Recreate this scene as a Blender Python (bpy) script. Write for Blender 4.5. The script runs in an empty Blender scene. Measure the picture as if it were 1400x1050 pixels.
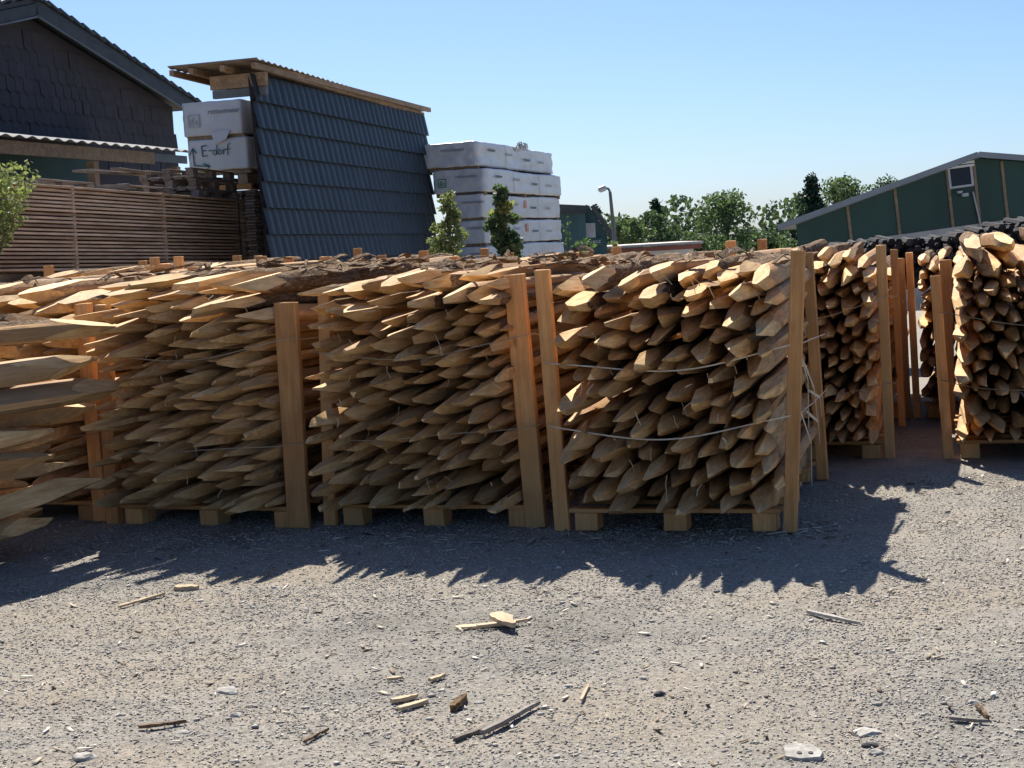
import bpy, bmesh, math, random
import numpy as np
from mathutils import Vector, Matrix, Euler, noise as mnoise

random.seed(7)
rng = np.random.default_rng(11)
R = math.radians
S = bpy.context.scene
C = S.collection

# ------------------------------------------------------------------ camera, sky, sun, exposure
FPX, CAM_H, PITCH, ROLL = 2100.0, 1.6, 5.216, -3.0
cam_data = bpy.data.cameras.new('camera')
cam_data.sensor_width = 36.0
cam_data.lens = 36.0 * FPX / 1400.0
cam_data.clip_end = 3000.0
cam = bpy.data.objects.new('camera', cam_data)
C.objects.link(cam)
CAM_ROT = Matrix.Rotation(R(90 - PITCH), 3, 'X') @ Matrix.Rotation(R(ROLL), 3, 'Z')
cam.matrix_world = Matrix.Translation((0, 0, CAM_H)) @ CAM_ROT.to_4x4()
S.camera = cam

SUN_EL, SUN_AZ = 48.7, 11.0          # azimuth: degrees to the left of +Y
sun_dir = Vector((-math.sin(R(SUN_AZ)) * math.cos(R(SUN_EL)), math.cos(R(SUN_AZ)) * math.cos(R(SUN_EL)), math.sin(R(SUN_EL))))
W = bpy.data.worlds.new('World')
S.world = W
W.use_nodes = True
nt = W.node_tree
nt.nodes.clear()
sky = nt.nodes.new('ShaderNodeTexSky')
sky.sky_type = 'NISHITA'
sky.sun_disc = False
sky.sun_elevation = R(SUN_EL)
sky.sun_rotation = R(-SUN_AZ)
sky.air_density = 0.8
sky.dust_density = 0.8
sky.ozone_density = 9.5
sky.altitude = 0
bg = nt.nodes.new('ShaderNodeBackground')
bg.inputs['Strength'].default_value = 0.074
wo = nt.nodes.new('ShaderNodeOutputWorld')
nt.links.new(sky.outputs[0], bg.inputs[0])
nt.links.new(bg.outputs[0], wo.inputs[0])

sd = bpy.data.lights.new('sun', 'SUN')
sd.energy = 4.9
sd.angle = R(0.5)
sd.color = (1.0, 0.95, 0.87)
so = bpy.data.objects.new('sun', sd)
so.rotation_euler = sun_dir.to_track_quat('Z', 'Y').to_euler()
so.location = (-10, 30, 40)
C.objects.link(so)
S.view_settings.view_transform = 'Standard'
S.view_settings.look = 'None'
S.view_settings.gamma = 1.0
S.view_settings.use_curve_mapping = False
S.view_settings.exposure = 0.85


# ------------------------------------------------------------------ survey: a sight line through the lens to a place in the yard
def ray(px, py):
    return CAM_ROT @ Vector(((px - 700) / FPX, -(py - 525) / FPX, -1))


def P(px, py, Y):
    d = ray(px, py)
    return Vector((0, 0, CAM_H)) + d * (Y / d.y)


def G(px, py, z=0.0):
    d = ray(px, py)
    return Vector((0, 0, CAM_H)) + d * ((z - CAM_H) / d.z)


def plane_hit(px, py, o, n):
    d = ray(px, py)
    c = Vector((0, 0, CAM_H))
    return c + d * ((o - c).dot(n) / d.dot(n))


# ------------------------------------------------------------------ helpers
def tag(o, label=None, cat=None, group=None, kind=None):
    if label: o['label'] = label
    if cat: o['category'] = cat
    if group: o['group'] = group
    if kind: o['kind'] = kind
    return o


def thing(name, label, cat, group=None, M=None):
    o = bpy.data.objects.new(name, None)
    o.empty_display_size = 0.1
    C.objects.link(o)
    if M is not None: o.matrix_world = M
    return tag(o, label, cat, group)


def link(name, me, parent=None, M=None):
    o = bpy.data.objects.new(name, me)
    C.objects.link(o)
    if parent: o.parent = parent
    if M is not None: o.matrix_local = M
    return o


def frame(o, x, y, z):
    m = Matrix.Identity(4)
    for i, v in enumerate((x, y, z)):
        for j in range(3): m[j][i] = v[j]
    for j in range(3): m[j][3] = o[j]
    return m


class MB:
    def __init__(s):
        s.v, s.f, s.m = [], [], []

    def add(s, vs, fs, mi=0, M=None):
        b = len(s.v)
        for p in vs:
            p = Vector(p)
            s.v.append(tuple(M @ p) if M is not None else tuple(p))
        for f in fs:
            s.f.append([b + i for i in f]); s.m.append(mi)
        return s

    def box(s, c, d, mi=0, M=None, rot=None, jit=0.0):
        x, y, z = d[0] / 2, d[1] / 2, d[2] / 2
        vs = [Vector((a * x, b * y, e * z)) for a in (-1, 1) for b in (-1, 1) for e in (-1, 1)]
        if jit: vs = [v + Vector((random.uniform(-jit, jit), random.uniform(-jit, jit), random.uniform(-jit, jit))) for v in vs]
        if rot is not None: vs = [rot @ v for v in vs]
        vs = [v + Vector(c) for v in vs]
        fs = [(0, 1, 3, 2), (4, 6, 7, 5), (0, 4, 5, 1), (2, 3, 7, 6), (0, 2, 6, 4), (1, 5, 7, 3)]
        return s.add(vs, fs, mi, M)

    def tube(s, pts, rad, n=8, mi=0, M=None, flat=1.0, caps=True):
        pts = [Vector(p) for p in pts]
        rs = rad if isinstance(rad, (list, tuple)) else [rad] * len(pts)
        vs = []
        for i, p in enumerate(pts):
            t = (pts[min(i + 1, len(pts) - 1)] - pts[max(i - 1, 0)]).normalized()
            a = t.cross(Vector((0, 0, 1)))
            if a.length < 1e-3: a = t.cross(Vector((0, 1, 0)))
            a.normalize(); b = a.cross(t)
            for k in range(n):
                th = 2 * math.pi * k / n
                vs.append(p + a * (math.cos(th) * rs[i] * flat) + b * (math.sin(th) * rs[i]))
        fs = []
        for i in range(len(pts) - 1):
            for k in range(n):
                fs.append((i * n + k, i * n + (k + 1) % n, (i + 1) * n + (k + 1) % n, (i + 1) * n + k))
        if caps:
            fs.append(tuple(range(n))[::-1]); fs.append(tuple((len(pts) - 1) * n + k for k in range(n)))
        return s.add(vs, fs, mi, M)

    def ribbon(s, pts, w, nrm, th=0.0015, mi=0, M=None):
        pts = [Vector(p) for p in pts]; nrm = Vector(nrm).normalized()
        vs, fs = [], []
        for i, p in enumerate(pts):
            t = (pts[min(i + 1, len(pts) - 1)] - pts[max(i - 1, 0)]).normalized()
            a = nrm.cross(t).normalized() * (w / 2)
            vs += [p - a, p + a, p + a + nrm * th, p - a + nrm * th]
        for i in range(len(pts) - 1):
            for k in range(4):
                fs.append((i * 4 + k, i * 4 + (k + 1) % 4, (i + 1) * 4 + (k + 1) % 4, (i + 1) * 4 + k))
        fs.append((3, 2, 1, 0)); e = (len(pts) - 1) * 4; fs.append((e, e + 1, e + 2, e + 3))
        return s.add(vs, fs, mi, M)

    def mesh(s, name, mats, smooth=None):
        me = bpy.data.meshes.new(name)
        me.from_pydata(s.v, [], s.f)
        mats = mats if isinstance(mats, (list, tuple)) else [mats]
        for m in mats: me.materials.append(m)
        if len(mats) > 1: me.polygons.foreach_set('material_index', s.m)
        bm = bmesh.new(); bm.from_mesh(me); bmesh.ops.recalc_face_normals(bm, faces=bm.faces); bm.to_mesh(me); bm.free()
        if smooth is not None:
            me.polygons.foreach_set('use_smooth', [True] * len(me.polygons))
            me.set_sharp_from_angle(angle=R(smooth))
        me.update()
        return me

    def build(s, name, mats, parent=None, M=None, smooth=None):
        return link(name, s.mesh(name, mats, smooth), parent, M)


def bevel_box(name, d, mat, b=0.004, jit=0.0, sub=0):
    bm = bmesh.new()
    bmesh.ops.create_cube(bm, size=1)
    for v in bm.verts:
        v.co = Vector((v.co.x * d[0], v.co.y * d[1], v.co.z * d[2]))
        if jit: v.co += Vector([random.uniform(-jit, jit) for _ in range(3)])
    bmesh.ops.bevel(bm, geom=bm.edges[:], offset=b, segments=1, affect='EDGES', profile=0.5)
    me = bpy.data.meshes.new(name); bm.to_mesh(me); bm.free()
    me.materials.append(mat)
    return me


def raw_mesh(name, V, F, mat, mats=None, mi=None):
    """numpy: V (n,3), F (m,k) with constant k"""
    me = bpy.data.meshes.new(name)
    k = F.shape[1]
    me.vertices.add(len(V)); me.vertices.foreach_set('co', V.astype(np.float32).ravel())
    me.loops.add(F.size); me.loops.foreach_set('vertex_index', F.astype(np.int32).ravel())
    me.polygons.add(len(F))
    me.polygons.foreach_set('loop_start', np.arange(0, F.size, k, dtype=np.int32))
    for m in (mats or [mat]): me.materials.append(m)
    if mi is not None: me.polygons.foreach_set('material_index', mi.astype(np.int32))
    me.update(calc_edges=True)
    return me


# ------------------------------------------------------------------ materials
class NT:
    def __init__(s, name, rough=0.8, spec=0.3):
        s.mat = bpy.data.materials.new(name); s.mat.use_nodes = True
        s.t = s.mat.node_tree; s.b = s.t.nodes['Principled BSDF']
        s.b.inputs['Roughness'].default_value = rough
        s.b.inputs['Specular IOR Level'].default_value = spec

    def n(s, typ, **kw):
        o = s.t.nodes.new(typ)
        for k, v in kw.items(): setattr(o, k, v)
        return o

    def l(s, a, b): s.t.links.new(a, b)

    def coord(s, kind='Object', scale=(1, 1, 1), rnd=False):
        tc = s.n('ShaderNodeTexCoord'); mp = s.n('ShaderNodeMapping')
        mp.inputs['Scale'].default_value = scale
        src = tc.outputs[kind]
        if rnd:
            r = s.rand(); sc = s.n('ShaderNodeVectorMath', operation='ADD')
            m = s.n('ShaderNodeMath', operation='MULTIPLY'); m.inputs[1].default_value = 37.0
            s.l(r, m.inputs[0]); s.l(src, sc.inputs[0]); s.l(m.outputs[0], sc.inputs[1]); src = sc.outputs[0]
        s.l(src, mp.inputs[0])
        return mp.outputs[0]

    def rand(s):
        if hasattr(s, '_r'): return s._r
        oi = s.n('ShaderNodeObjectInfo'); g = s.n('ShaderNodeNewGeometry')
        a = s.n('ShaderNodeMath', operation='ADD'); f = s.n('ShaderNodeMath', operation='FRACT')
        s.l(oi.outputs['Random'], a.inputs[0]); s.l(g.outputs['Random Per Island'], a.inputs[1]); s.l(a.outputs[0], f.inputs[0])
        s._r = f.outputs[0]
        return s._r

    def noise(s, vec, scale, detail=4, rough=0.55, dist=0.0):
        o = s.n('ShaderNodeTexNoise')
        o.inputs['Scale'].default_value = scale; o.inputs['Detail'].default_value = detail
        o.inputs['Roughness'].default_value = rough; o.inputs['Distortion'].default_value = dist
        s.l(vec, o.inputs['Vector'])
        return o.outputs['Fac']

    def ramp(s, fac, stops):
        r = s.n('ShaderNodeValToRGB'); e = r.color_ramp.elements
        while len(e) < len(stops): e.new(0.5)
        for i, (p, c) in enumerate(stops):
            e[i].position = p; e[i].color = (*c, 1) if len(c) == 3 else c
        s.l(fac, r.inputs[0])
        return r.outputs[0]

    def mix(s, fac, a, b, mode='MIX'):
        m = s.n('ShaderNodeMix', data_type='RGBA', blend_type=mode)
        for sock, v in ((m.inputs[0], fac), (m.inputs[6], a), (m.inputs[7], b)):
            if isinstance(v, (int, float)): sock.default_value = v
            elif isinstance(v, tuple): sock.default_value = (*v, 1)
            else: s.l(v, sock)
        return m.outputs[2]

    def mmap(s, v, a, b, lo, hi):
        m = s.n('ShaderNodeMapRange')
        for i, x in enumerate((a, b, lo, hi)): m.inputs[i + 1].default_value = x
        s.l(v, m.inputs[0])
        return m.outputs[0]

    def bump(s, h, strength=0.4, dist=0.01, prev=None):
        b = s.n('ShaderNodeBump'); b.inputs['Strength'].default_value = strength; b.inputs['Distance'].default_value = dist
        s.l(h, b.inputs['Height'])
        if prev is not None: s.l(prev, b.inputs['Normal'])
        return b.outputs[0]

    def done(s, col, normal=None):
        if isinstance(col, tuple): s.b.inputs['Base Color'].default_value = (*col, 1)
        else: s.l(col, s.b.inputs['Base Color'])
        if normal is not None: s.l(normal, s.b.inputs['Normal'])
        return s.mat


def wood(name, dark, light, axis='Y', tintr=0.35, fib=60, knots=True, rough=0.75, bump=0.6, grey=None):
    k = NT(name, rough, 0.25)
    st = {'X': (0.06, 1, 1), 'Y': (1, 0.06, 1), 'Z': (1, 1, 0.06)}[axis]
    st2 = {'X': (0.35, 1, 1), 'Y': (1, 0.35, 1), 'Z': (1, 1, 0.35)}[axis]
    v = k.coord('Object', st, True); v2 = k.coord('Object', st2, True)
    n1 = k.noise(v, fib, 5, 0.65, 0.6); n2 = k.noise(v2, 7, 4, 0.6)
    n3 = k.noise(v, 260, 2, 0.5)
    base = k.ramp(n1, [(0.22, tuple(x * .4 for x in dark)), (0.34, dark), (0.7, light)])
    blot = k.ramp(n2, [(0.35, (0.68, 0.64, 0.6)), (0.6, (1.0, 1.0, 1.0))])
    col = k.mix(0.8, base, blot, 'MULTIPLY')
    if knots:
        vo = k.n('ShaderNodeTexVoronoi'); vo.inputs['Scale'].default_value = 5.0
        k.l(v2, vo.inputs['Vector'])
        kn = k.ramp(vo.outputs['Distance'], [(0.04, (0.35, 0.27, 0.2)), (0.1, (1, 1, 1))])
        col = k.mix(0.75, col, kn, 'MULTIPLY')
    if grey:
        n4 = k.noise(k.coord('Object', st2, True), 2.2, 3)
        col = k.mix(k.mmap(n4, 0.4, 0.7, 0, 0.8), col, grey)
    r = k.rand()
    tint = k.ramp(r, [(0.0, (1 - tintr, 1 - tintr * 1.1, 1 - tintr * 1.2)), (0.5, (1, 0.98, 0.94)), (1.0, (1 + tintr * 0.4, 1 + tintr * 0.33, 1 + tintr * 0.25))])
    col = k.mix(1.0, col, tint, 'MULTIPLY')
    nb = k.bump(n1, bump, 0.006); nb = k.bump(n3, bump * 0.6, 0.002, nb)
    return k.done(col, nb)


M = {}
M['peeled'] = wood('peeled_wood', (0.44, 0.235, 0.092), (0.78, 0.475, 0.215), tintr=0.45, grey=(0.36, 0.29, 0.2))
M['cut'] = wood('fresh_cut_wood', (0.62, 0.375, 0.155), (0.92, 0.68, 0.375), tintr=0.3, fib=45, knots=False, bump=0.4)
M['post'] = wood('sawn_post_wood', (0.7, 0.335, 0.115), (0.94, 0.525, 0.225), 'Z', 0.25, 40, bump=.5, grey=(0.44, 0.27, 0.12))
M['rail'] = wood('sawn_rail_wood', (0.5, 0.26, 0.095), (0.72, 0.41, 0.175), 'X', 0.25, 40)
M['board'] = wood('drying_board_wood', (0.5, 0.36, 0.255), (0.76, 0.59, 0.44), 'Y', 0.4, 30, knots=False)
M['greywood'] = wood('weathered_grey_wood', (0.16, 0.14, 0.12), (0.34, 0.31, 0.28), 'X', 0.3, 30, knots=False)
M['beam'] = wood('roof_beam_wood', (0.27, 0.19, 0.12), (0.44, 0.33, 0.22), 'Y', 0.2, 30)
M['splinter'] = wood('pale_splinter_wood', (0.5, 0.38, 0.24), (0.74, 0.62, 0.43), 'Y', 0.3, 60, knots=False)

k = NT('bark', 0.95, 0.1)
v = k.coord('Object', (1, 0.3, 1), True)
n1 = k.noise(v, 30, 6, 0.7, 1.2); n2 = k.noise(k.coord('Object', (1, 1, 1), True), 6, 3)
vo = k.n('ShaderNodeTexVoronoi', feature='DISTANCE_TO_EDGE'); vo.inputs['Scale'].default_value = 60; k.l(v, vo.inputs['Vector'])
c = k.ramp(n1, [(0.3, (0.08, 0.055, 0.038)), (0.5, (0.3, 0.205, 0.13)), (0.68, (0.6, 0.46, 0.32))])
c = k.mix(k.mmap(n2, 0.42, 0.62, 0, 0.75), c, k.ramp(n1, [(0.3, (0.2, 0.115, 0.055)), (0.7, (0.45, 0.29, 0.15))]))
c = k.mix(k.mmap(vo.outputs['Distance'], 0.0, 0.12, 0.5, 0.0), c, (0.045, 0.03, 0.022))
nb = k.bump(n1, 1.0, 0.035); nb = k.bump(vo.outputs['Distance'], 0.6, 0.02, nb)
M['bark'] = k.done(c, nb)

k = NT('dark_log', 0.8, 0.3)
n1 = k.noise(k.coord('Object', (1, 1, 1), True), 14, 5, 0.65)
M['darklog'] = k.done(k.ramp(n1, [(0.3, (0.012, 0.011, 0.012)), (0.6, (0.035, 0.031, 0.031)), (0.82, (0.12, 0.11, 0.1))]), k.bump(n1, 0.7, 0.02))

# gravel yard
k = NT('gravel_ground', 0.95, 0.12)
v = k.coord('Object')
big = k.noise(k.coord('Object', (0.45, 1, 1)), 0.9, 5, 0.65, 0.8); mid = k.noise(v, 3.5, 5, 0.65); fine = k.noise(v, 55, 4, 0.75); grit = k.noise(v, 210, 3, 0.7)
vo = k.n('ShaderNodeTexVoronoi'); vo.inputs['Scale'].default_value = 95; k.l(v, vo.inputs['Vector'])
c = k.ramp(fine, [(0.3, (0.19, 0.172, 0.148)), (0.5, (0.34, 0.315, 0.275)), (0.7, (0.5, 0.47, 0.415))])
c = k.mix(k.mmap(vo.outputs['Distance'], 0.1, 0.7, 0.12, 0.0), c, vo.outputs['Color'], 'SOFT_LIGHT')
c = k.mix(k.mmap(big, 0.4, 0.62, 0.0, 0.75), c, k.mix(1.0, c, (0.98, 0.89, 0.77), 'MULTIPLY'))
c = k.mix(k.mmap(big, 0.5, 0.3, 0.0, 0.75), c, k.mix(1.0, c, (0.6, 0.585, 0.56), "MULTIPLY"))
c = k.mix(k.mmap(mid, 0.5, 0.72, 0.0, 0.55), c, k.mix(1.0, c, (0.62, 0.63, 0.66), 'MULTIPLY'))
c = k.mix(k.mmap(grit, 0.62, 0.75, 0.0, 0.7), c, (0.58, 0.55, 0.5))
c = k.mix(k.mmap(grit, 0.24, 0.36, 0.75, 0.0), c, (0.07, 0.062, 0.055))
nb = k.bump(mid, 0.5, 0.05); nb = k.bump(fine, 0.9, 0.012, nb); nb = k.bump(grit, 0.9, 0.005, nb)
M['ground'] = k.done(c, nb)

k = NT('gravel_stones', 0.9, 0.15)
M['stone'] = k.done(k.mix(0.5, k.ramp(k.rand(), [(0.0, (0.14, 0.128, 0.112)), (0.25, (0.31, 0.287, 0.25)), (0.7, (0.47, 0.44, 0.39)), (0.9, (0.58, 0.55, 0.5)), (1.0, (0.74, 0.72, 0.68))]),
                          k.ramp(k.noise(k.coord('Object'), 120, 3), [(0.3, (0.27, 0.24, 0.2)), (0.7, (0.6, 0.56, 0.49))])))
k = NT('pale_stone', 0.9, 0.2)
n1 = k.noise(k.coord('Object', (1, 1, 1), True), 40, 5)
M['palestone'] = k.done(k.ramp(n1, [(0.3, (0.28, 0.26, 0.225)), (0.7, (0.5, 0.475, 0.42))]), k.bump(n1, 0.5, 0.01))
k = NT('dark_stone', 0.85, 0.2)
n1 = k.noise(k.coord('Object', (1, 1, 1), True), 40, 5)
M['darkstone'] = k.done(k.ramp(n1, [(0.3, (0.04, 0.04, 0.04)), (0.7, (0.11, 0.105, 0.1))]), k.bump(n1, 0.5, 0.01))
k = NT('wood_chips', 0.9, 0.15)
M['chip'] = k.done(k.ramp(k.rand(), [(0.0, (0.14, 0.105, 0.075)), (0.4, (0.34, 0.28, 0.21)), (0.8, (0.55, 0.49, 0.4)), (1.0, (0.75, 0.7, 0.6))]))


def plain(name, col, rough=0.6, var=0.15, scale=3.0, spec=0.4, bump=0.0, stretch=(1, 1, 1), metal=0.0, bs=None):
    k = NT(name, rough, spec)
    k.b.inputs['Metallic'].default_value = metal
    n1 = k.noise(k.coord('Object', stretch, True), scale, 5, 0.6)
    a = tuple(x * (1 - var) for x in col); b = tuple(min(1, x * (1 + var)) for x in col)
    n2 = k.noise(k.coord('Object', stretch, True), bs or scale * 4, 4) if bump else None
    return k.done(k.ramp(n1, [(0.3, a), (0.7, b)]), k.bump(n2, bump, 0.02) if bump else None)


M['tile'] = plain('anthracite_roof_tile', (0.014, 0.024, 0.032), 0.5, 0.35, 2.0, 0.5)
M['slate'] = plain('dark_slate_shingle', (0.05, 0.046, 0.053), 0.8, 0.2, 1.3, 0.3, 0.15)
M['rooftile'] = plain('dark_concrete_tile', (0.05, 0.06, 0.068), 0.7, 0.3, 3, 0.3)
M['trim'] = plain('grey_painted_trim', (0.11, 0.13, 0.14), 0.6, 0.2, 2)
M['corr'] = plain('corrugated_fibre_sheet', (0.18, 0.18, 0.175), 0.8, 0.25, 2, 0.3)
M['corr_under'] = plain('translucent_sheet', (0.22, 0.195, 0.165), 0.8, 0.3, 3, 0.15)
M['lampgrey'] = plain('dark_grey_metal', (0.11, 0.12, 0.13), 0.5, 0.2, 4, 0.4)
M['twine'] = plain('brown_twine', (0.3, 0.25, 0.18), 0.7, 0.2, 8, 0.3)
M['greenwall'] = plain('dark_green_cladding', (0.012, 0.05, 0.042), 0.55, 0.25, 1.2, 0.35)
M['hallgreen'] = plain('green_sheet_cladding', (0.016, 0.05, 0.04), 0.5, 0.22, 0.6, 0.35, stretch=(1, 1, 0.2))
M['hallroof'] = plain('grey_sheet_roof', (0.2, 0.23, 0.25), 0.5, 0.12, 1.0, 0.5)
M['rust'] = plain('brown_seam_cover', (0.22, 0.165, 0.1), 0.7, 0.3, 5)
M['plinth'] = plain('pale_concrete', (0.4, 0.39, 0.36), 0.9, 0.15, 2, 0.2, 0.2)
M['glass'] = plain('dark_window_glass', (0.02, 0.028, 0.04), 0.25, 0.1, 2, 0.15)
M['metal'] = plain('grey_metal', (0.36, 0.38, 0.4), 0.4, 0.15, 4, 0.5)
M['whiteframe'] = plain('off_white_paint', (0.62, 0.64, 0.64), 0.5, 0.06, 3)
M['bluehut'] = plain('blue_green_boards', (0.035, 0.085, 0.1), 0.6, 0.25, 2, 0.3, stretch=(3, 3, 0.3))
M['redtrim'] = plain('red_brown_fascia', (0.24, 0.075, 0.045), 0.6, 0.15, 2)
M['paleroof'] = plain('pale_flat_roof', (0.52, 0.46, 0.41), 0.7, 0.1, 1)
M['wrap'] = plain('white_plastic_wrap', (0.55, 0.575, 0.59), 0.36, 0.1, 1.5, 0.5, 1.0, bs=4.0)
M['ink'] = plain('faded_grey_print', (0.16, 0.19, 0.21), 0.6, 0.3, 20)
M['greenink'] = plain('green_print', (0.06, 0.24, 0.13), 0.6, 0.2, 10)
M['greyink'] = plain('pale_grey_print', (0.42, 0.46, 0.48), 0.6, 0.2, 10)
M['redink'] = plain('faded_red_print', (0.6, 0.26, 0.2), 0.6, 0.2, 10)
M['marker'] = plain('teal_marker_ink', (0.02, 0.1, 0.1), 0.6, 0.2, 10)
M['strap'] = plain('pale_plastic_strap', (0.58, 0.52, 0.4), 0.5, 0.2, 8, 0.4)
M['steel'] = plain('steel_band', (0.05, 0.05, 0.055), 0.5, 0.2, 8, 0.4)
M['trunk'] = plain('tree_bark', (0.12, 0.1, 0.08), 0.9, 0.4, 8, 0.1, 0.6)


def leafmat(name, a, b, tr=0.4):
    k = NT(name, 0.55, 0.25)
    r = k.rand()
    c = k.ramp(r, [(0.0, a), (1.0, b)])
    k.l(c, k.b.inputs['Base Color'])
    t = k.n('ShaderNodeBsdfTranslucent'); k.l(k.mix(1.0, c, (1.15, 1.3, 0.75), 'MULTIPLY'), t.inputs[0])
    ms = k.n('ShaderNodeMixShader'); ms.inputs[0].default_value = tr
    out = k.t.nodes['Material Output']
    k.l(k.b.outputs[0], ms.inputs[1]); k.l(t.outputs[0], ms.inputs[2]); k.l(ms.outputs[0], out.inputs[0])
    return k.mat


M['leaf'] = leafmat('green_leaves', (0.06, 0.11, 0.035), (0.13, 0.19, 0.07))
M['leafpale'] = leafmat('pale_green_leaves', (0.14, 0.165, 0.07), (0.29, 0.31, 0.15))
M['leafyellow'] = leafmat('yellowing_leaves', (0.2, 0.22, 0.07), (0.34, 0.33, 0.13))
M['leafdark'] = leafmat('dark_green_leaves', (0.04, 0.08, 0.035), (0.09, 0.14, 0.06))
M['needle'] = leafmat('dark_needles', (0.012, 0.034, 0.02), (0.03, 0.06, 0.034), 0.15)
M['leafmuted'] = leafmat('muted_green_leaves', (0.065, 0.1, 0.05), (0.125, 0.165, 0.085))  # far crowns: aerial haze put into the colour as a greyer green
M['leafmutedark'] = leafmat('muted_dark_leaves', (0.045, 0.075, 0.042), (0.085, 0.12, 0.068))  # darker far crowns, also greyed in the colour for distance haze
M['leafbirch'] = leafmat('silvery_birch_leaves', (0.06, 0.1, 0.045), (0.13, 0.175, 0.09))

# ------------------------------------------------------------------ the setting: ground and sky is the world
def smooth(a, b, x):
    t = np.clip((x - a) / (b - a), 0, 1)
    return t * t * (3 - 2 * t)


def vnoise(x, y, seed=0):
    xi, yi = np.floor(x).astype(np.int64), np.floor(y).astype(np.int64)
    xf, yf = x - xi, y - yi
    def h(a, b):
        n = (a * 374761393 + b * 668265263 + seed * 974711) & 0x7fffffff
        n = ((n ^ (n >> 13)) * 1274126177) & 0x7fffffff
        return ((n ^ (n >> 16)) & 0xffff) / 65535.0
    u, w = xf * xf * (3 - 2 * xf), yf * yf * (3 - 2 * yf)
    return (h(xi, yi) * (1 - u) + h(xi + 1, yi) * u) * (1 - w) + (h(xi, yi + 1) * (1 - u) + h(xi + 1, yi + 1) * u) * w


def ground_z(x, y):
    x = np.asarray(x, float); y = np.asarray(y, float)
    z = (vnoise(x * 1.1, y * 1.1, 1) - 0.5) * 0.03 + (vnoise(x * 4.3, y * 4.3, 2) - 0.5) * 0.014 + (vnoise(x * 14, y * 14, 3) - 0.5) * 0.008 + (vnoise(x * 33, y * 33, 5) - 0.5) * 0.005
    m = 1 - smooth(11, 16, y)
    drop = 3.0 * smooth(28, 44, y) * smooth(-9, 3, x)
    return z * m - drop


def axis(lo, hi, step, far, grow=1.25):
    c = list(np.arange(lo, hi + 1e-6, step)); s = step
    a = [c[0]]
    while a[-1] > -far: s *= grow; a.append(a[-1] - s)
    s = step; b = [c[-1]]
    while b[-1] < far: s *= grow; b.append(b[-1] + s)
    return np.array(a[::-1][:-1] + c + b[1:])


gx, gy = axis(-4.2, 4.2, 0.025, 900), axis(3.6, 9.4, 0.022, 900)
X, Y = np.meshgrid(gx, gy)
Vg = np.stack([X, Y, ground_z(X, Y)], -1).reshape(-1, 3)
nx, ny = len(gx), len(gy)
idx = np.arange(nx * ny).reshape(ny, nx)
Fg = np.stack([idx[:-1, :-1], idx[:-1, 1:], idx[1:, 1:], idx[1:, :-1]], -1).reshape(-1, 4)
gm = raw_mesh('gravel_yard', Vg, Fg, M['ground'])
gm.polygons.foreach_set('use_smooth', [True] * len(gm.polygons))
tag(link('gravel_yard', gm), kind='structure')

# ------------------------------------------------------------------ house at the left: slate-hung gable, canopy
DEPTH = Vector((math.sin(R(16.5)), math.cos(R(16.5)), 0))      # direction in which the yard's stacks run away
OUT = Vector((DEPTH.y, -DEPTH.x, 0))                            # to the right of it
UP = Vector((0, 0, 1))


def plane_uz(px, py, O):
    p = plane_hit(px, py, O, OUT)
    return (p - O).dot(DEPTH), p.z


HO = P(250, 350, 32); HO.z = 0
u_r, z_r = plane_uz(24, 15, HO)
u_e, z_e = plane_uz(254, 158, HO)
slope = (z_r - z_e) / (u_e - u_r)
house = thing('slate_house', 'dark house whose slate-hung gable rises behind the board stack at left', 'house', M=frame(HO, DEPTH, -OUT, UP))
# local frame: x along gable, y into the house, z up
ul = u_r - (0 - u_r) - 0.2
zl = z_r - (0.0 - u_r) * slope
mb = MB()
gp = [(ul, 0, 0), (0, 0, 0), (0, 0, zl), (u_r, 0, z_r), (ul, 0, zl)]
bk = [(a, 11, c) for a, _, c in gp]
mb.add(gp + bk, [(0, 1, 2, 3, 4), (9, 8, 7, 6, 5), (0, 5, 6, 1), (1, 6, 7, 2), (4, 9, 5, 0)], 0)
mb.build('wall', M['slate'], house)
for sgn, ue in ((1, 0.55), (-1, ul - 0.55)):
    a = Vector((u_r, -0.35, z_r + 0.1)); e = Vector((ue, -0.35, z_r + 0.1 - abs(ue - u_r) * slope))
    d = (e - a).normalized(); nrm = Vector((0, 1, 0)).cross(d) * (-sgn)
    if nrm.z < 0: nrm = -nrm
    vs = []
    for q in (a, e):
        for yy in (0, 11.6):
            for h in (0, 0.08): vs.append(q + Vector((0, yy, 0)) + nrm * h)
    mb = MB(); mb.add(vs, [(0, 1, 3, 2), (4, 6, 7, 5), (0, 4, 5, 1), (2, 3, 7, 6), (0, 2, 6, 4), (1, 5, 7, 3)])
    rf = mb.build('roof', M['rooftile'], house)
    mb = MB()
    mid = (a + e) / 2; L = (e - a).length
    rot = frame((0, 0, 0), d, Vector((0, 1, 0)), nrm).to_3x3()
    mb.box(mid + Vector((0, -0.015, 0)) - nrm * 0.11, (L, 0.03, 0.2), rot=rot); mb.build('verge_board', M['rooftile'], house)
    mb = MB(); mb.box(mid + Vector((0, -0.04, 0)) - nrm * 0.225, (L, 0.03, 0.03), rot=rot); mb.build('verge_strip', M['trim'], house)
    nt_ = int(L / 0.36)
    tm = None
    for i in range(nt_ + 1):
        c = a + d * (0.36 * (i + 0.5)) + nrm * 0.13
        if tm is None:
            tb = MB(); tb.box((0, 0.2, 0), (0.42, 0.5, 0.045), rot=Matrix.Rotation(R(7), 3, 'Y')); tm = tb.mesh('verge_tile', M['rooftile'])
        link('verge_tile', tm, rf, frame(c, d * (1 if sgn > 0 else 1), Vector((0, 1, 0)) , nrm))
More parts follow.
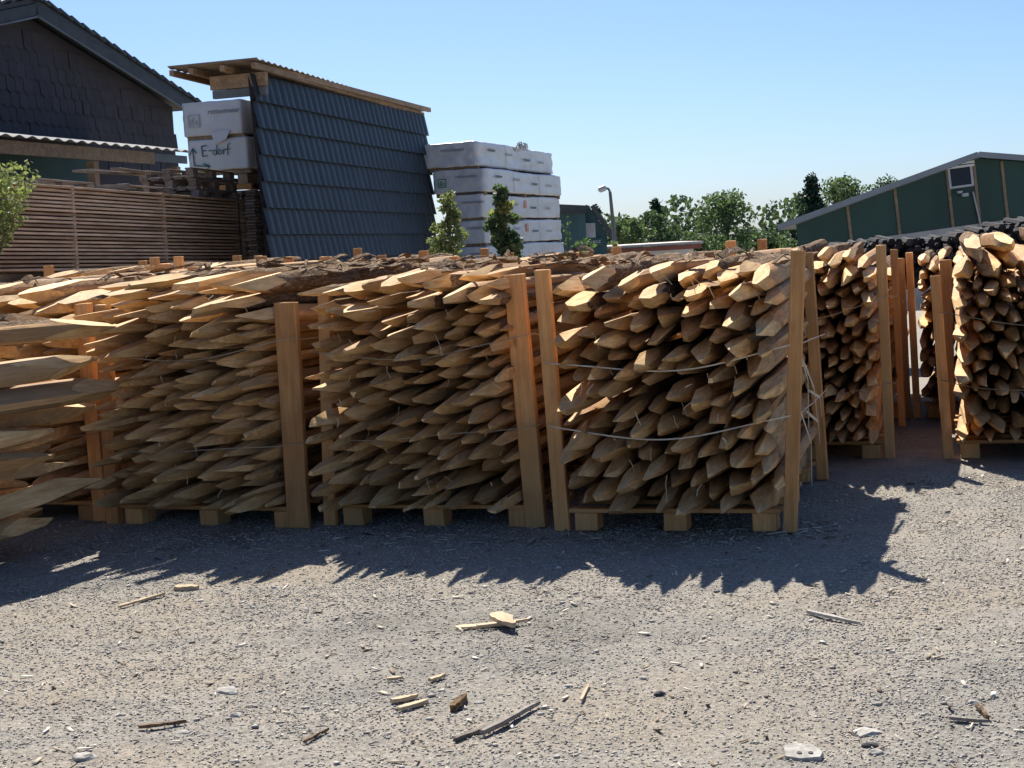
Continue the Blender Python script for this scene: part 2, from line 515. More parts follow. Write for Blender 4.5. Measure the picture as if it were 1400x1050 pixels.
mb = MB(); mb.tube([(u_r, -0.5, z_r + 0.24), (u_r, 11.4, z_r + 0.24)], 0.13, 8); mb.build('ridge_cap', M['rooftile'], house, smooth=40)
# shingles hung on the gable, built as far as the photo lets them be told apart
zc0 = plane_uz(240, 205, HO)[1]
sw, sh = 0.25, 0.31
cells = []
row = 0
z = zc0 - 0.5
while z < z_r:
    u = ul + (0.15 if row % 2 else 0)
    while u < -sw * 0.4:
        zt = z_r - abs(u + sw / 2 - u_r) * slope - 0.12
        if z + sh * 0.9 < zt: cells.append((u, z))
        u += sw
    z += sh * 0.82; row += 1
vis = [c for c in cells if c[0] > plane_uz(-14, 100, HO)[0]]
vis.sort(key=lambda c: -c[0])
smesh = []
for q in range(4):
    sb = MB(); j = lambda: random.uniform(-0.02, 0.02)
    w_ = sw * 0.975
    sb.add([(0, -0.024 + j() * .3, j() * .5), (w_ * .5, -0.034, -0.05 + j()), (w_, -0.024 + j() * .3, j() * .5), (w_, -0.006, sh), (0, -0.006, sh),
            (0, -0.02, j() * .3), (w_ * .5, -0.03, -0.04), (w_, -0.02, j() * .3)],
           [(0, 1, 2, 3, 4), (0, 5, 6, 1), (1, 6, 7, 2), (0, 4, 5), (2, 7, 3)])
    smesh.append(sb.mesh('slate_shingle', M['slate']))
for i, (u, z) in enumerate(vis[:300]):
    link('slate_shingle', smesh[i % 4], house, Matrix.Translation((u, -0.004 - random.uniform(0, 0.012), z)) @ Matrix.Rotation(R(random.uniform(-2, 2)), 4, 'Y'))
if len(vis) > 300:
    sb = MB()
    for i, (u, z) in enumerate(vis[300:]):
        q = smesh[i % 4]; sb.add([v.co + Vector((u, -.004 - random.uniform(0, .012), z)) for v in q.vertices], [tuple(p.vertices) for p in q.polygons])
    tag(sb.build('shingle_field', M['slate'], house), kind='stuff')
# canopy: corrugated sheets on a timber fascia over a dark green wall
u0, zA = plane_uz(-25, 176, HO - OUT * -2.0)
u1, zB = plane_uz(256, 214, HO - OUT * -2.0)
zk = (zA + zB) / 2
canopy = thing('corrugated_canopy', 'long corrugated canopy with timber fascia below the slate gable', 'canopy', M=frame(HO + OUT * 2.0, DEPTH, -OUT, UP))
def corrugated(u0, u1, y0, z0, y1, z1, pitch, amp, th=0.012):
    mb = MB(); n = int((u1 - u0) / pitch * 6); vs = []
    for i in range(n + 1):
        u = u0 + (u1 - u0) * i / n; h = amp * math.cos(2 * math.pi * (u - u0) / pitch)
        vs += [(u, y0, z0 + h), (u, y1, z1 + h), (u, y1, z1 + h - th), (u, y0, z0 + h - th)]
    fs = []
    for i in range(n):
        for k_ in range(4): fs.append((i * 4 + k_, i * 4 + (k_ + 1) % 4, i * 4 + 4 + (k_ + 1) % 4, i * 4 + 4 + k_))
    mb.add(vs, fs); return mb
corrugated(u0 - 1, u1, -0.15, zk, 2.0, zk + 0.35, 0.34, 0.02).build('roof_sheet', M['corr'], canopy, smooth=50)
uf = plane_uz(208, 212, HO + OUT * 2)[0]
mb = MB(); mb.box(((u0 - 1 + uf) / 2, -0.02, zk - 0.16), (uf - u0 + 1, 0.05, 0.2)); mb.build('fascia', M['beam'], canopy)
mb = MB(); mb.box(((uf + u1) / 2, 0.02, zk - 0.14), (u1 - uf - 0.02, 0.04, 0.14)); mb.build('fascia', M['trim'], canopy)
mb = MB(); mb.box(((u0 - 1 + u1) / 2, 1.93, (zk + 0.1) / 2), (u1 - u0 + 1, 0.08, zk + 0.1)); mb.build('wall', M['greenwall'], canopy)
for uu in (u0, (u0 + u1) / 2, u1 - 0.3):
    mb = MB(); mb.box((uu, 0.1, (zk - 0.27) / 2), (0.14, 0.14, zk - 0.27)); mb.build('canopy_post', M['beam'], canopy)

# ------------------------------------------------------------------ tile-clad shelter
SH_D = 19.5
A_t = P(345, 97, SH_D); B_t = P(583, 156, SH_D / 0.735)
A_b = P(368, 356, SH_D - 0.1); B_b = P(605, 356, SH_D / 0.735 - 0.1)
eu = (B_t - A_t); Lu = eu.length; eu.normalize()
ev = (((A_b - A_t).normalized() + (B_b - B_t).normalized()) / 2); ev = (ev - eu * ev.dot(eu)).normalized()
en = eu.cross(ev).normalized()
if en.y > 0: en = -en
skew = ((A_b - A_t).dot(eu)) / (A_b - A_t).dot(ev)
Lv = A_t.z / abs(ev.z) - 0.05
shelter = thing('timber_shelter', 'tall shelter clad in anthracite roof tiles under a thin flat roof', 'shelter')
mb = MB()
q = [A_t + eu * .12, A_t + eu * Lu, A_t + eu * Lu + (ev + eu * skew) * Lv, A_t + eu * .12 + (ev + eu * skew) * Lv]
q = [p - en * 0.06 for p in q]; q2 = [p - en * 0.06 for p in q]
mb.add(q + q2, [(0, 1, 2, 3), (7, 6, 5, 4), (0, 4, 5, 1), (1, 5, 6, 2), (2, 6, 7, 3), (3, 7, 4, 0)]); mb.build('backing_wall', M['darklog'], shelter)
NC, rp = 33, 0.335
tw = Lu / NC
tb = MB(); prof = [(0, 0.0), (0.14, 0.008), (0.3, 0.021), (0.5, 0.026), (0.68, 0.015), (0.82, 0.004), (1.02, 0.0)]
vs = []
for (t, h) in prof:
    vs += [(t * tw, 0, h + 0.006), (t * tw, rp * 1.04, h + 0.052), (t * tw, rp * 1.04, h * 0.6 + 0.008)]
fs = []
for i in range(len(prof) - 1):
    fs += [(i * 3, i * 3 + 1, i * 3 + 4, i * 3 + 3), (i * 3 + 1, i * 3 + 2, i * 3 + 5, i * 3 + 4)]
tb.add(vs, fs); tmesh = tb.mesh('roof_tile', M['tile'], 45)
nrow = int(Lv / rp)
for r_ in range(9):
    for c_ in range(NC):
        v_ = r_ * rp + 0.02
        o_ = A_t + eu * (c_ * tw + skew * v_) + ev * v_ - en * 0.05 + en * random.uniform(0, 0.004)
        link('roof_tile', tmesh, shelter, frame(o_, eu, (ev + eu * skew).normalized(), en))
tb = MB()
for r_ in range(9, nrow):
    for c_ in range(NC):
        v_ = r_ * rp + 0.02
        tb.add(vs, fs, 0, frame(A_t + eu * (c_ * tw + skew * v_) + ev * v_ - en * 0.05, eu, (ev + eu * skew).normalized(), en))
tag(tb.build('tile_field', M['tile'], shelter), kind='stuff')
# flat roof on top
RA, RB, RC = P(351, 81, SH_D - 0.25), P(583, 152, SH_D / 0.735 + 0.2), P(229, 93, SH_D + 0.2)
back = RC - RA; RD = RB + back
ru = (RB - RA); rl = ru.length; ru.normalize(); rb = back.normalized(); rn = ru.cross(rb).normalized()
if rn.z < 0: rn = -rn
n = int(rl / 0.2) * 4; vs = []
for i in range(n + 1):
    t = i / n; h = 0.012 * math.cos(2 * math.pi * i / 4)
    for e_ in (RA + ru * rl * t, RA + ru * rl * t + back): vs += [e_ + rn * (h + 0.012), e_ + rn * h]
fs = []
for i in range(n):
    a, b = i * 4, i * 4 + 4
    fs += [(a, a + 2, b + 2, b), (a + 1, b + 1, b + 3, a + 3), (a, b, b + 1, a + 1), (a + 2, a + 3, b + 3, b + 2)]
fs += [(0, 1, 3, 2), (n * 4, n * 4 + 2, n * 4 + 3, n * 4 + 1)]
mb = MB(); mb.add(vs, fs); mb.build('roof_sheet', M['corr_under'], shelter, smooth=60)
def bar(name, a, b, w, h, mat, parent, up=UP):
    d = (b - a).normalized(); s_ = d.cross(up).normalized(); u_ = s_.cross(d)
    m = MB(); m.box((0, 0, 0), ((b - a).length, w, h), M=frame((a + b) / 2, d, s_, u_)); return m.build(name, mat, parent)
bl = back.length
for t in (0.05, 0.4, 0.75, 0.97):
    a = RA + rb * bl * t - rn * 0.062 + ru * 0.03
    bar('purlin', a, a + ru * (rl - 0.06), 0.06, 0.07, M['beam'], shelter)
a = RA + rb * (bl * 0.02) - rn * 0.2 + ru * 0.35
bar('cross_beam', a, a + rb * bl * 0.62, 0.08, 0.17, M['beam'], shelter)
a2 = a - rn * 0.145
bar('cross_beam', a2, a2 + rb * bl * 0.6, 0.07, 0.1, M['trim'], shelter)
bar('top_batten', A_t + en * 0.06 + UP * 0.06, B_t + en * 0.06 + UP * 0.06, 0.05, 0.07, M['beam'], shelter)
for t, e in ((0.12, 0.0), (0.6, 0.0), (0.97, 0.0)):
    p = A_t + eu * Lu * t - en * 0.25; b = Vector((p.x, p.y, 0))
    bar('shelter_post', b, Vector((p.x, p.y, p.z - 0.15)), 0.12, 0.12, M['beam'], shelter, Vector((0, 1, 0)))

# ------------------------------------------------------------------ lettering helpers
_fonts = {}
def text_mesh(txt, size, mat, th=0.002):
    key = (txt, size, mat.name)
    if key in _fonts: return _fonts[key]
    cu = bpy.data.curves.new('lettering', 'FONT'); cu.body = txt; cu.size = size; cu.extrude = th; cu.resolution_u = 2
    o = bpy.data.objects.new('lettering_tmp', cu); C.objects.link(o)
    dg = bpy.context.evaluated_depsgraph_get(); me = bpy.data.meshes.new_from_object(o.evaluated_get(dg))
    bpy.data.objects.remove(o); bpy.data.curves.remove(cu)
    me.materials.clear(); me.materials.append(mat); me.name = 'lettering'
    _fonts[key] = me
    return me


def wrap_mesh(L, Wd, H, seed, wr=0.012, droop=0.0):
    """rounded, creased plastic wrap: local x along front face (Wd), y along length (L), z up"""
    bm = bmesh.new(); bmesh.ops.create_cube(bm, size=1)
    bmesh.ops.subdivide_edges(bm, edges=bm.edges[:], cuts=19, use_grid_fill=True)
    off = Vector((seed * 3.1, seed * 1.7, 0))
    for v in bm.verts:
        c = Vector((v.co.x * Wd, v.co.y * L, v.co.z * H))
        n = Vector((0, 0, 0))
        for i, (x, lim) in enumerate(zip(v.co, (0.5,) * 3)):
            if abs(abs(x) - 0.5) < 1e-4: n[i] = math.copysign(1, x)
        if n.length > 1.01: c -= n.normalized() * (0.012 if n.length < 1.6 else 0.02)
        n.normalize()
        q = c * 2.6 + off
        d = (0.5 * mnoise.noise(q) + 0.7 * mnoise.noise(q * 3.1) + 1.1 * (0.3 - abs(mnoise.noise(q * 2.1 + Vector((4, 1, 2)))))) * wr
        if v.co.z > 0.49: d += droop * math.sin(v.co.y * 7 + seed)
        v.co = c + n * d
    for f in bm.faces: f.smooth = True
    me = bpy.data.meshes.new('wrap'); bm.to_mesh(me); bm.free(); me.materials.append(M['wrap'])
    return me


def logo(parent, M4, s, mat):
    m = MB(); t = s * 0.1
    m.box((s / 2, 0, t / 2), (s, 0.003, t)); m.box((s / 2, 0, s - t / 2), (s, 0.003, t))
    m.box((t / 2, 0, s / 2), (t, 0.003, s - 2 * t)); m.box((s - t / 2, 0, s / 2), (t, 0.003, s - 2 * t))
    m.ribbon([(s * .25, 0, s * .2), (s * .3, 0, s * .55), (s * .5, 0, s * .75)], s * .14, (0, -1, 0))
    m.ribbon([(s * .45, 0, s * .2), (s * .5, 0, s * .42), (s * .72, 0, s * .5), (s * .75, 0, s * .2)], s * .13, (0, -1, 0))
    return m.build('logo', mat, parent, M4)


def put_text(parent, txt, size, mat, x, y, z, face):
    me = text_mesh(txt, size, mat)
    if face == 'front': Mx = frame((x, y, z), (1, 0, 0), (0, 0, 1), (0, -1, 0))
    else: Mx = frame((x, y, z), (0, 1, 0), (0, 0, 1), (1, 0, 0))
    return link('lettering', me, parent, Mx)


def pack(O, Wd, L, H, label, seed, yaw=16.5, front=True, side=True, group='white wrapped lumber packs', bear=True, lname='rettenmeier', red=False, wr=0.012):
    """O = bottom of the near vertical edge (front-right corner)"""
    dp = Vector((math.sin(R(yaw)), math.cos(R(yaw)), 0)); rt = Vector((dp.y, -dp.x, 0))
    t = thing('lumber_pack', label, 'lumber pack', group, frame(O, rt, dp, UP))
    link('wrap', wrap_mesh(L, Wd, H, seed, wr, 0.01), t, Matrix.Translation((-Wd / 2, L / 2, H / 2)))
    if bear:
        bmm = bevel_box('bearer', (Wd * 0.96, 0.09, 0.06), M['beam'], 0.004)
        for yy in (0.12, L * 0.5, L - 0.12): link('bearer', bmm, t, Matrix.Translation((-Wd / 2, yy, -0.032)))
        m = MB(); m.box((-Wd / 2, L / 2, 0.012), (Wd - 0.05, L - 0.07, 0.03)); m.build('bottom_boards', M['greywood'], t)
    e = 0.016
    if front:
        put_text(t, lname, H * 0.21, M['ink'], -Wd * 0.56, -e - .008, H * 0.62, 'front')
        logo(t, Matrix.Translation((-Wd * 0.9, -e - .008, H * 0.26)), H * 0.38, M['greenink'] if seed == 4 else M['greyink'])
    if side:
        for i, (yy, zz) in enumerate(((0.12, .62), (.36, .55), (.62, .42), (.84, .4))):
            put_text(t, lname, H * 0.22, M['ink'] if i % 2 == 0 else M['greyink'], e + .01, L * yy * .9, H * zz, 'side')
        m = MB()
        for yy in (0.34, 0.67): m.ribbon([(e, L * yy, 0.01), (e + .004, L * yy + .01, H * .5), (e, L * yy, H - .02)], 0.025, (1, 0, 0))
        m.build('seam_tape', M['wrap'], t)
        if red:
            m = MB(); m.box((e, L * 0.5, H * 0.62), (0.003, 0.16, 0.14)); m.build('red_mark', M['redink'], t)
    return t


# the tall stack in the middle
SD = 26.0
cy = [(653, 224, 66 + 22, 112), (663, 259, 70, 106), (661, 294, 50, 108), (664, 328, 42, 108), (668, 362, 40, 108)]
names = ['top', 'second from the top', 'third from the top', 'fourth from the top', 'fifth from the top']
prev = None
H_ = 0.405
zt = P(653, 193, SD).z
for i, (cx, by, wpx, _) in enumerate(cy):
    p = P(cx, by, SD)
    p.z = zt - (i + 1) * 0.435 + 0.03
    wd = max(0.55, wpx * SD / 2100 * 1.05)
    pack(p, wd, 5.2 if i else 5.0, H_ - (0.01 if i else -0.015), 'white wrapped lumber pack in the tall middle stack, ' + names[i], i + 3, red=i in (2, 3), wr=0.016 if i else 0.026)
for j in range(3):
    p = P(668 + j * 2, 362, SD); p.z = zt - (j + 6) * 0.435 + 0.03
    if p.z < 0.02: continue
    pack(p, 0.9, 5.2, H_ - 0.01, ['upper', 'middle', 'lowest'][j] + ' white lumber pack low down at the foot of the tall middle stack', 20 + j, front=False, side=False)
# loose foil bunch on the top pack
p = P(712, 204, SD + 1.6)
m = MB()
for i in range(26):
    a, b = random.uniform(0, 6.28), random.uniform(0, 1.2)
    c = Vector((math.cos(a) * math.cos(b), math.sin(a) * math.cos(b), math.sin(b))) * 0.09
    s_ = random.uniform(0.05, 0.09)
    m.add([c + Vector([random.uniform(-s_, s_) for _ in range(3)]) for _ in range(4)], [(0, 1, 2), (0, 2, 3)])
o = m.build('crumpled_foil', M['wrap'], None, Matrix.Translation(p)); tag(o, 'crumpled loose foil lying on the topmost pack of the middle stack', 'foil')

# two packs under the shelter roof
D2 = 22.6
p1 = P(333, 182, D2); p2 = P(341, 230, D2)
ta = pack(p1, 0.97, 3.8, 0.5, 'upper white pack under the shelter roof, faint grey print on its end', 31, side=False, group='white packs under the shelter', wr=0.012)
m = MB(); m.add([(-.52, -.03, .05), (-.2, -.03, .06), (-.26, -.045, -.07), (-.44, -.05, -.13)], [(0, 1, 2, 3)]); m.add([(-.52, -.02, .05), (-.2, -.02, .06), (-.26, -.035, -.07), (-.44, -.04, -.13)], [(3, 2, 1, 0)])
m.build('loose_flap', M['wrap'], ta)
tb_ = pack(p2, 0.98, 3.8, 0.47, 'lower white pack under the shelter roof, marked with arrows and handwriting', 32, front=False, side=False, group='white packs under the shelter', wr=0.008)
# handwriting on the lower pack (x from the left edge, z up)
def stroke(m, pts, w=0.016):
    m.ribbon([(-0.95 + x * 1.12, -0.024, z * 1.12) for x, z in pts], w, (0, -1, 0))
m = MB()
stroke(m, [(.07, .08), (.06, .3)]); stroke(m, [(.01, .22), (.06, .305)]); stroke(m, [(.06, .305), (.11, .24)])
m.build('arrow', M['marker'], tb_)
m = MB()
stroke(m, [(.07, .08), (.29, .06)]); stroke(m, [(.2, .1), (.29, .06)]); stroke(m, [(.29, .06), (.24, .01)])
m.build('arrow', M['marker'], tb_)
m = MB()
stroke(m, [(.27, .33), (.19, .325)], .014); stroke(m, [(.19, .33), (.2, .19)]); stroke(m, [(.195, .265), (.26, .265)], .014); stroke(m, [(.2, .19), (.27, .2)], .014)
stroke(m, [(.29, .26), (.34, .265)], .014)
def loop(cx, cz, r1, r2): return [(cx + r1 * math.cos(a * .7), cz + r2 * math.sin(a * .7)) for a in range(10)]
stroke(m, loop(.375, .235, .025, .033), .013); stroke(m, [(.405, .2), (.415, .33)], .013)
stroke(m, loop(.45, .235, .026, .032), .013)
stroke(m, [(.5, .2), (.5, .265)], .013); stroke(m, [(.5, .25), (.53, .27)], .013)
stroke(m, [(.56, .185), (.57, .32), (.605, .34)], .013); stroke(m, [(.53, .26), (.6, .27)], .013)
m.build('handwriting', M['marker'], tb_)
bmm = bevel_box('bearer_beam', (0.16, 3.6, 0.15), M['beam'], 0.005)
z0 = p2.z - 0.07
rk = thing('bearer_frame', 'brown timber bearers under the two white packs beside the tiled shelter', 'timber frame', M=frame((p2.x, p2.y, 0), OUT, DEPTH, UP))
for xx in (-0.12, -0.86): link('bearer_beam', bmm, rk, Matrix.Translation((xx, 1.8, z0 - 0.075)))
m = MB(); m.box((-0.48, 0.02, z0 - 0.19), (1.0, 0.09, 0.08)); m.build('cross_board', M['rail'], rk)
m = MB(); m.box((-0.48, 3.3, z0 - 0.19), (1.0, 0.09, 0.08)); m.build('cross_board', M['rail'], rk)
STACK_TOP = z0 - 0.235
PK = p2.copy()

# ------------------------------------------------------------------ board stacks at the left
def board_stack(O, L, Wd, z0, layers, lab, tilt=0.0, name='board_stack', mat=M['board'], th=0.0265, gap=0.017, stick=(0.02, .34, .66, .98), bands=True, foot=True):
    dz_ = Vector((DEPTH.x * math.cos(R(tilt)), DEPTH.y * math.cos(R(tilt)), -math.sin(R(tilt))))
    t = thing(name, lab, 'board stack', 'stacks of drying boards', frame(O, OUT, dz_, OUT.cross(dz_)))
    # local: x right (outer face at 0, boards towards -x), y along
    bm_ = [bevel_box('board', (0.16, L + random.uniform(-.02, .02), th), mat, 0.003) for _ in range(3)]
    inner = MB(); stk = MB()
    for i in range(layers):
        z = z0 + i * (th + gap) + th / 2
        link('board', bm_[i % 3], t, Matrix.Translation((-0.08 + random.uniform(-.02, .012), L / 2 + random.uniform(-.03, .03), z)))
        x = 0.2
        while x < Wd:
            inner.box((-x - 0.07, L / 2 + random.uniform(-.03, .03), z), (0.14, L, th)); x += 0.15
        for s_ in stick: stk.box((-Wd / 2 + .004, L * s_ + (0.03 if s_ < .5 else -.03), z + th / 2 + gap / 2), (Wd, 0.045, gap - 0.001))
    tag(inner.build('inner_boards', mat, t), kind='stuff')
    tag(stk.build('sticker_strips', mat, t), kind='stuff')
    top = z0 + layers * (th + gap)
    if bands:
        for s_ in (0.05, 0.965):
            m = MB(); m.box((0.016, L * s_, (z0 + top) / 2), (0.004, 0.035, top - z0)); m.build('steel_band', M['steel'], t)
    if foot:
        fm = bevel_box('bearer', (Wd, 0.1, 0.09), M['greywood'], 0.004)
        for s_ in stick: link('bearer', fm, t, Matrix.Translation((-Wd / 2, L * s_ + (0.05 if s_ < .5 else -.05), z0 - 0.047)))
    return t, top


BR = P(338, 366, 21.5); TILT = 1.3; SINK = math.tan(R(TILT))
Lb = 6.6
BO = BR - DEPTH * Lb
zb = BR.z
zb += Lb * SINK
t, top = board_stack(Vector((BO.x, BO.y, 0)), Lb, 1.1, zb, 22, 'tall stack of reddish drying boards with spacer strips at far left', TILT)
lowlay = int((zb - Lb * SINK - 0.09 - 0.1) / 0.0435)
board_stack(Vector((BO.x + .02, BO.y, 0)), Lb, 1.1, 0.1 + Lb * SINK, lowlay - 1, 'lower stack of boards beneath the tall reddish board stack', TILT, foot=True)
nl2 = int((STACK_TOP - 0.1) / 0.0435)
board_stack(Vector((PK.x, PK.y, 0)) + OUT * .03 + DEPTH * .05, 3.7, 1.0, STACK_TOP - nl2 * 0.0435, nl2, 'shaded dark board stack in the gap beside the tiled shelter', mat=M['greywood'], bands=False)


def make_pallet(O, rx, ry, label, group, name='pallet'):
    t = thing(name, label, 'pallet', group, frame(O, rx, ry, rx.cross(ry)))
    a = bevel_box('deck_board', (1.2, 0.12, 0.022), M['greywood'], 0.003); b = bevel_box('block', (0.14, 0.11, 0.078), M['greywood'], 0.004)
    s_ = bevel_box('stringer', (0.12, 0.8, 0.022), M['greywood'], 0.003)
    for y in (0.06, 0.23, 0.4, 0.57, 0.74): link('deck_board', a, t, Matrix.Translation((0.6, y, 0.133)))
    for x in (0.07, 0.6, 1.13):
        link('stringer', s_, t, Matrix.Translation((x, 0.4, 0.1105)))
        for y in (0.055, 0.4, 0.745): link('block', b, t, Matrix.Translation((x, y, 0.0605)))
    for y in (0.06, 0.4, 0.74): link('bottom_board', a, t, Matrix.Translation((0.6, y, 0.0105)))
    return t


# pallets lying on the board stack: local x towards the camera side
Tz = top + 0.02
PD = -Vector((DEPTH.x * math.cos(R(TILT)), DEPTH.y * math.cos(R(TILT)), -math.sin(R(TILT))))
def on_stack(s, back_, dz): return Vector((BO.x, BO.y, 0)) + DEPTH * s - OUT * back_ + UP * (Tz + dz - s * SINK)
gb = bevel_box('grey_bearer', (1.1, 0.09, 0.07), M['greywood'], 0.004)
for i, s_ in enumerate((3.55, 4.6, 5.6, 6.45)):
    o = link('grey_bearer', gb, None, frame(on_stack(s_, 0.56, 0.018), OUT, DEPTH, UP))
    tag(o, 'grey cross bearer on the board stack, %s from the right' % ['fourth', 'third', 'second', 'first'][i], 'timber', 'bearers on the board stack')
for i in range(3):
    make_pallet(on_stack(6.62 - i * 0.02, 0.05 + 0.02 * i, 0.06 + i * 0.147), PD, -OUT, 'grey pallet on the board stack, %s of the pile of three' % ['bottom', 'middle', 'top'][i], 'grey pallets on the board stack')
make_pallet(on_stack(4.85, 0.15, 0.06), PD, -OUT, 'single grey pallet lying left of the pallet pile on the boards', 'grey pallets on the board stack')
make_pallet(on_stack(3.2, 0.25, 0.06), PD, -OUT, 'dark grey pallet at the left end of the board stack top, behind leaves', 'grey pallets on the board stack')
for i, (s_, b_, z_, l_) in enumerate(((4.0, .5, .235, 1.5), (4.3, .62, .262, 1.6), (4.25, .35, .262, 1.2))):
    m = bevel_box('plank', (0.12, l_, 0.025), M['greywood'], 0.003)
    o = link('plank', m, None, frame(on_stack(s_, b_, z_), (OUT + DEPTH * .1 * i).normalized(), (DEPTH - OUT * .1 * i).normalized(), UP))
    tag(o, ['grey plank lying across the single pallet, rearmost', 'grey plank lying across the single pallet, longest', 'grey plank lying across the single pallet, nearest the front'][i], 'plank', 'loose planks on the pallets')

# ------------------------------------------------------------------ far buildings
# green hall at the right
HD = 55.0
def hp(px, py, d=HD): return P(px, py, d)
hall = thing('green_hall', 'long dark green hall with low grey gable roof at the right', 'hall')
wl, wr = hp(1090, 314), hp(1430, 314)
hx = (hp(1300, 312) - hp(1098, 340)).normalized(); hz = Vector((-hx.z, 0, hx.x)).normalized()
ridge = hp(1332, 216); eave = hp(1088, 305)
span = (ridge - eave).dot(hx); rise = (ridge - eave).dot(hz)
reave = eave + hx * span * 2
base = hp(1098, 339)
bz = (base - eave).dot(hz) - 0.0
by_ = Vector((0, 1, 0)); ax_ = Vector((.42, 1, 0))
dn = 4.2
mb = MB()
g = [eave + hz * bz, eave, ridge, reave, reave + hz * bz]
b_ = [p + ax_ * 24 for p in g]
mb.add(g + b_, [(0, 1, 2, 3, 4), (9, 8, 7, 6, 5), (0, 5, 6, 1), (4, 3, 8, 9)]); mb.build('wall', M['hallgreen'], hall)
mb = MB(); e0 = eave + hz * bz; e1 = reave + hz * bz
q = [e0 - by_ * .06, e1 - by_ * .06, e1 - by_ * .06 - hz * dn, e0 - by_ * .06 - hz * dn]
mb.add(q + [p + ax_ * 24 for p in q], [(0, 1, 2, 3), (0, 4, 5, 1), (7, 6, 5, 4), (1, 5, 6, 2), (0, 3, 7, 4)]); mb.build('plinth', M['plinth'], hall)
for sg, e in ((-1, eave), (1, reave)):
    d = (e - ridge).normalized(); nn = Vector((0, 1, 0)).cross(d); nn = nn if nn.z > 0 else -nn
    Lr = (e - ridge).length + 0.75
    m = MB(); q = [ridge - by_ * .5, ridge + d * Lr - by_ * .5]; q = q + [p + nn * .2 for p in q]
    m.add(q + [p + ax_ * 25 for p in q], [(0, 1, 3, 2), (4, 6, 7, 5), (0, 4, 5, 1), (2, 3, 7, 6), (0, 2, 6, 4), (1, 5, 7, 3)]); m.build('roof', M['hallroof'], hall)
for sx in (1154.5, 1222, 1296, 1333.5, 1372, 1410):
    uu = (plane_hit(sx, 250, eave, by_) - eave).dot(hx)
    hh = rise * (1 - abs(uu - span) / span)
    a = eave + hx * uu + hz * bz - by_ * .03; b = eave + hx * uu + hz * (hh - .05) - by_ * .03
    bar('seam_strip', a, b, 0.1, 0.05, M['rust'], hall, by_)
wc = hp(1313, 243, HD - .05)
m = MB(); fr = frame(wc, hx, by_, hz)
for c, d in (((-.4, -.04, 0), (.08, .06, .7)), ((.4, -.04, 0), (.08, .06, .7)), ((0, -.04, -.31), (.72, .06, .08))): m.box(c, d, M=fr)
wf = m.build('window', M['metal'], hall)
m = MB(); m.box((0, -.005, .03), (.72, .02, .6), M=fr); m.build('pane', M['glass'], wf)
m = MB(); m.box((0, -.1, .5), (1.0, .16, .08), M=fr); m.box((0, -.08, .39), (1.0, .1, .08), M=fr); m.build('shutter_box', M['whiteframe'], wf)
m = MB(); m.box((.05, -.15, -.62), (.2, .2, .12), M=fr); m.box((-.12, -.12, -.5), (.16, .16, .08), M=fr); m.build('floodlight', M['metal'], hall)
m = MB(); m.tube([fr @ Vector((.38, -.05, -.55)), fr @ Vector((.55, -.05, -2.1))], .03, 6); m.build('downpipe', M['metal'], hall)

# blue-green hut and low building in the middle distance
D3 = 40.0
hut = thing('boarded_hut', 'small blue green boarded hut behind the white lumber packs', 'hut')
def p3(px, py, d=D3): return P(px, py, d)
rg, re, lb = p3(806, 283), p3(829, 318), p3(764, 281)
gb_ = -3.2
mb = MB()
g = [Vector((p3(790, 320).x, D3, gb_)), p3(787, 318), rg, re, Vector((re.x + .02, D3, gb_))]
dv = Vector((-3.0, 6.0, 0))
bk = [p + dv for p in g]
mb.add(g + bk, [(0, 1, 2, 3, 4), (9, 8, 7, 6, 5), (0, 5, 6, 1), (4, 3, 8, 9)]); mb.build('wall', M['bluehut'], hut)
lw = [p3(762, 290, 39.6), p3(800, 291, 39.6)]
q = [lw[0], lw[1], Vector((lw[1].x, 39.6, gb_)), Vector((lw[0].x, 39.6, gb_))]
mb = MB(); mb.add(q + [p + Vector((-.5, 4, 0)) for p in q], [(0, 1, 2, 3), (0, 4, 5, 1), (1, 5, 6, 2), (3, 7, 4, 0)]); mb.build('front_wall', M['bluehut'], hut)
for a, b in ((rg, re), (rg, p3(787, 318))):
    d = (b - a).normalized(); Lr = (b - a).length + .35; nn = Vector((0, 1, 0)).cross(d); nn = nn if nn.z > 0 else -nn
    m = MB(); m.box((0, 0, 0), (Lr, 0.12, 0.12), M=frame(a + d * Lr / 2 + nn * .06 + Vector((0, -.25, 0)), d, Vector((0, 1, 0)), nn)); m.build('verge_board', M['rooftile'], hut)
q = [p3(760, 279, 39.2), p3(806, 281, 39.2), p3(800, 292, 39.2), p3(760, 291, 39.2)]
mb = MB(); mb.add(q + [p + Vector((-2.2, 5, .12)) for p in q], [(0, 1, 2, 3), (0, 4, 5, 1), (1, 5, 6, 2), (3, 2, 6, 7)]); mb.build('roof', M['rooftile'], hut)
m = MB(); c = p3(807, 315); m.box((c.x, D3 - .04, c.z), (.26, .06, .38)); wi = m.build('window', M['metal'], hut)
m = MB(); c = p3(812, 331); m.box((c.x, D3 - .06, c.z), (.44, .04, .2)); sg = m.build('sign', M['bluehut'], hut)
link('lettering', text_mesh('Ihr HOLZ', .09, M['whiteframe']), sg, frame((c.x - .2, D3 - .085, c.z - .02), (1, 0, 0), (0, 0, 1), (0, -1, 0)))

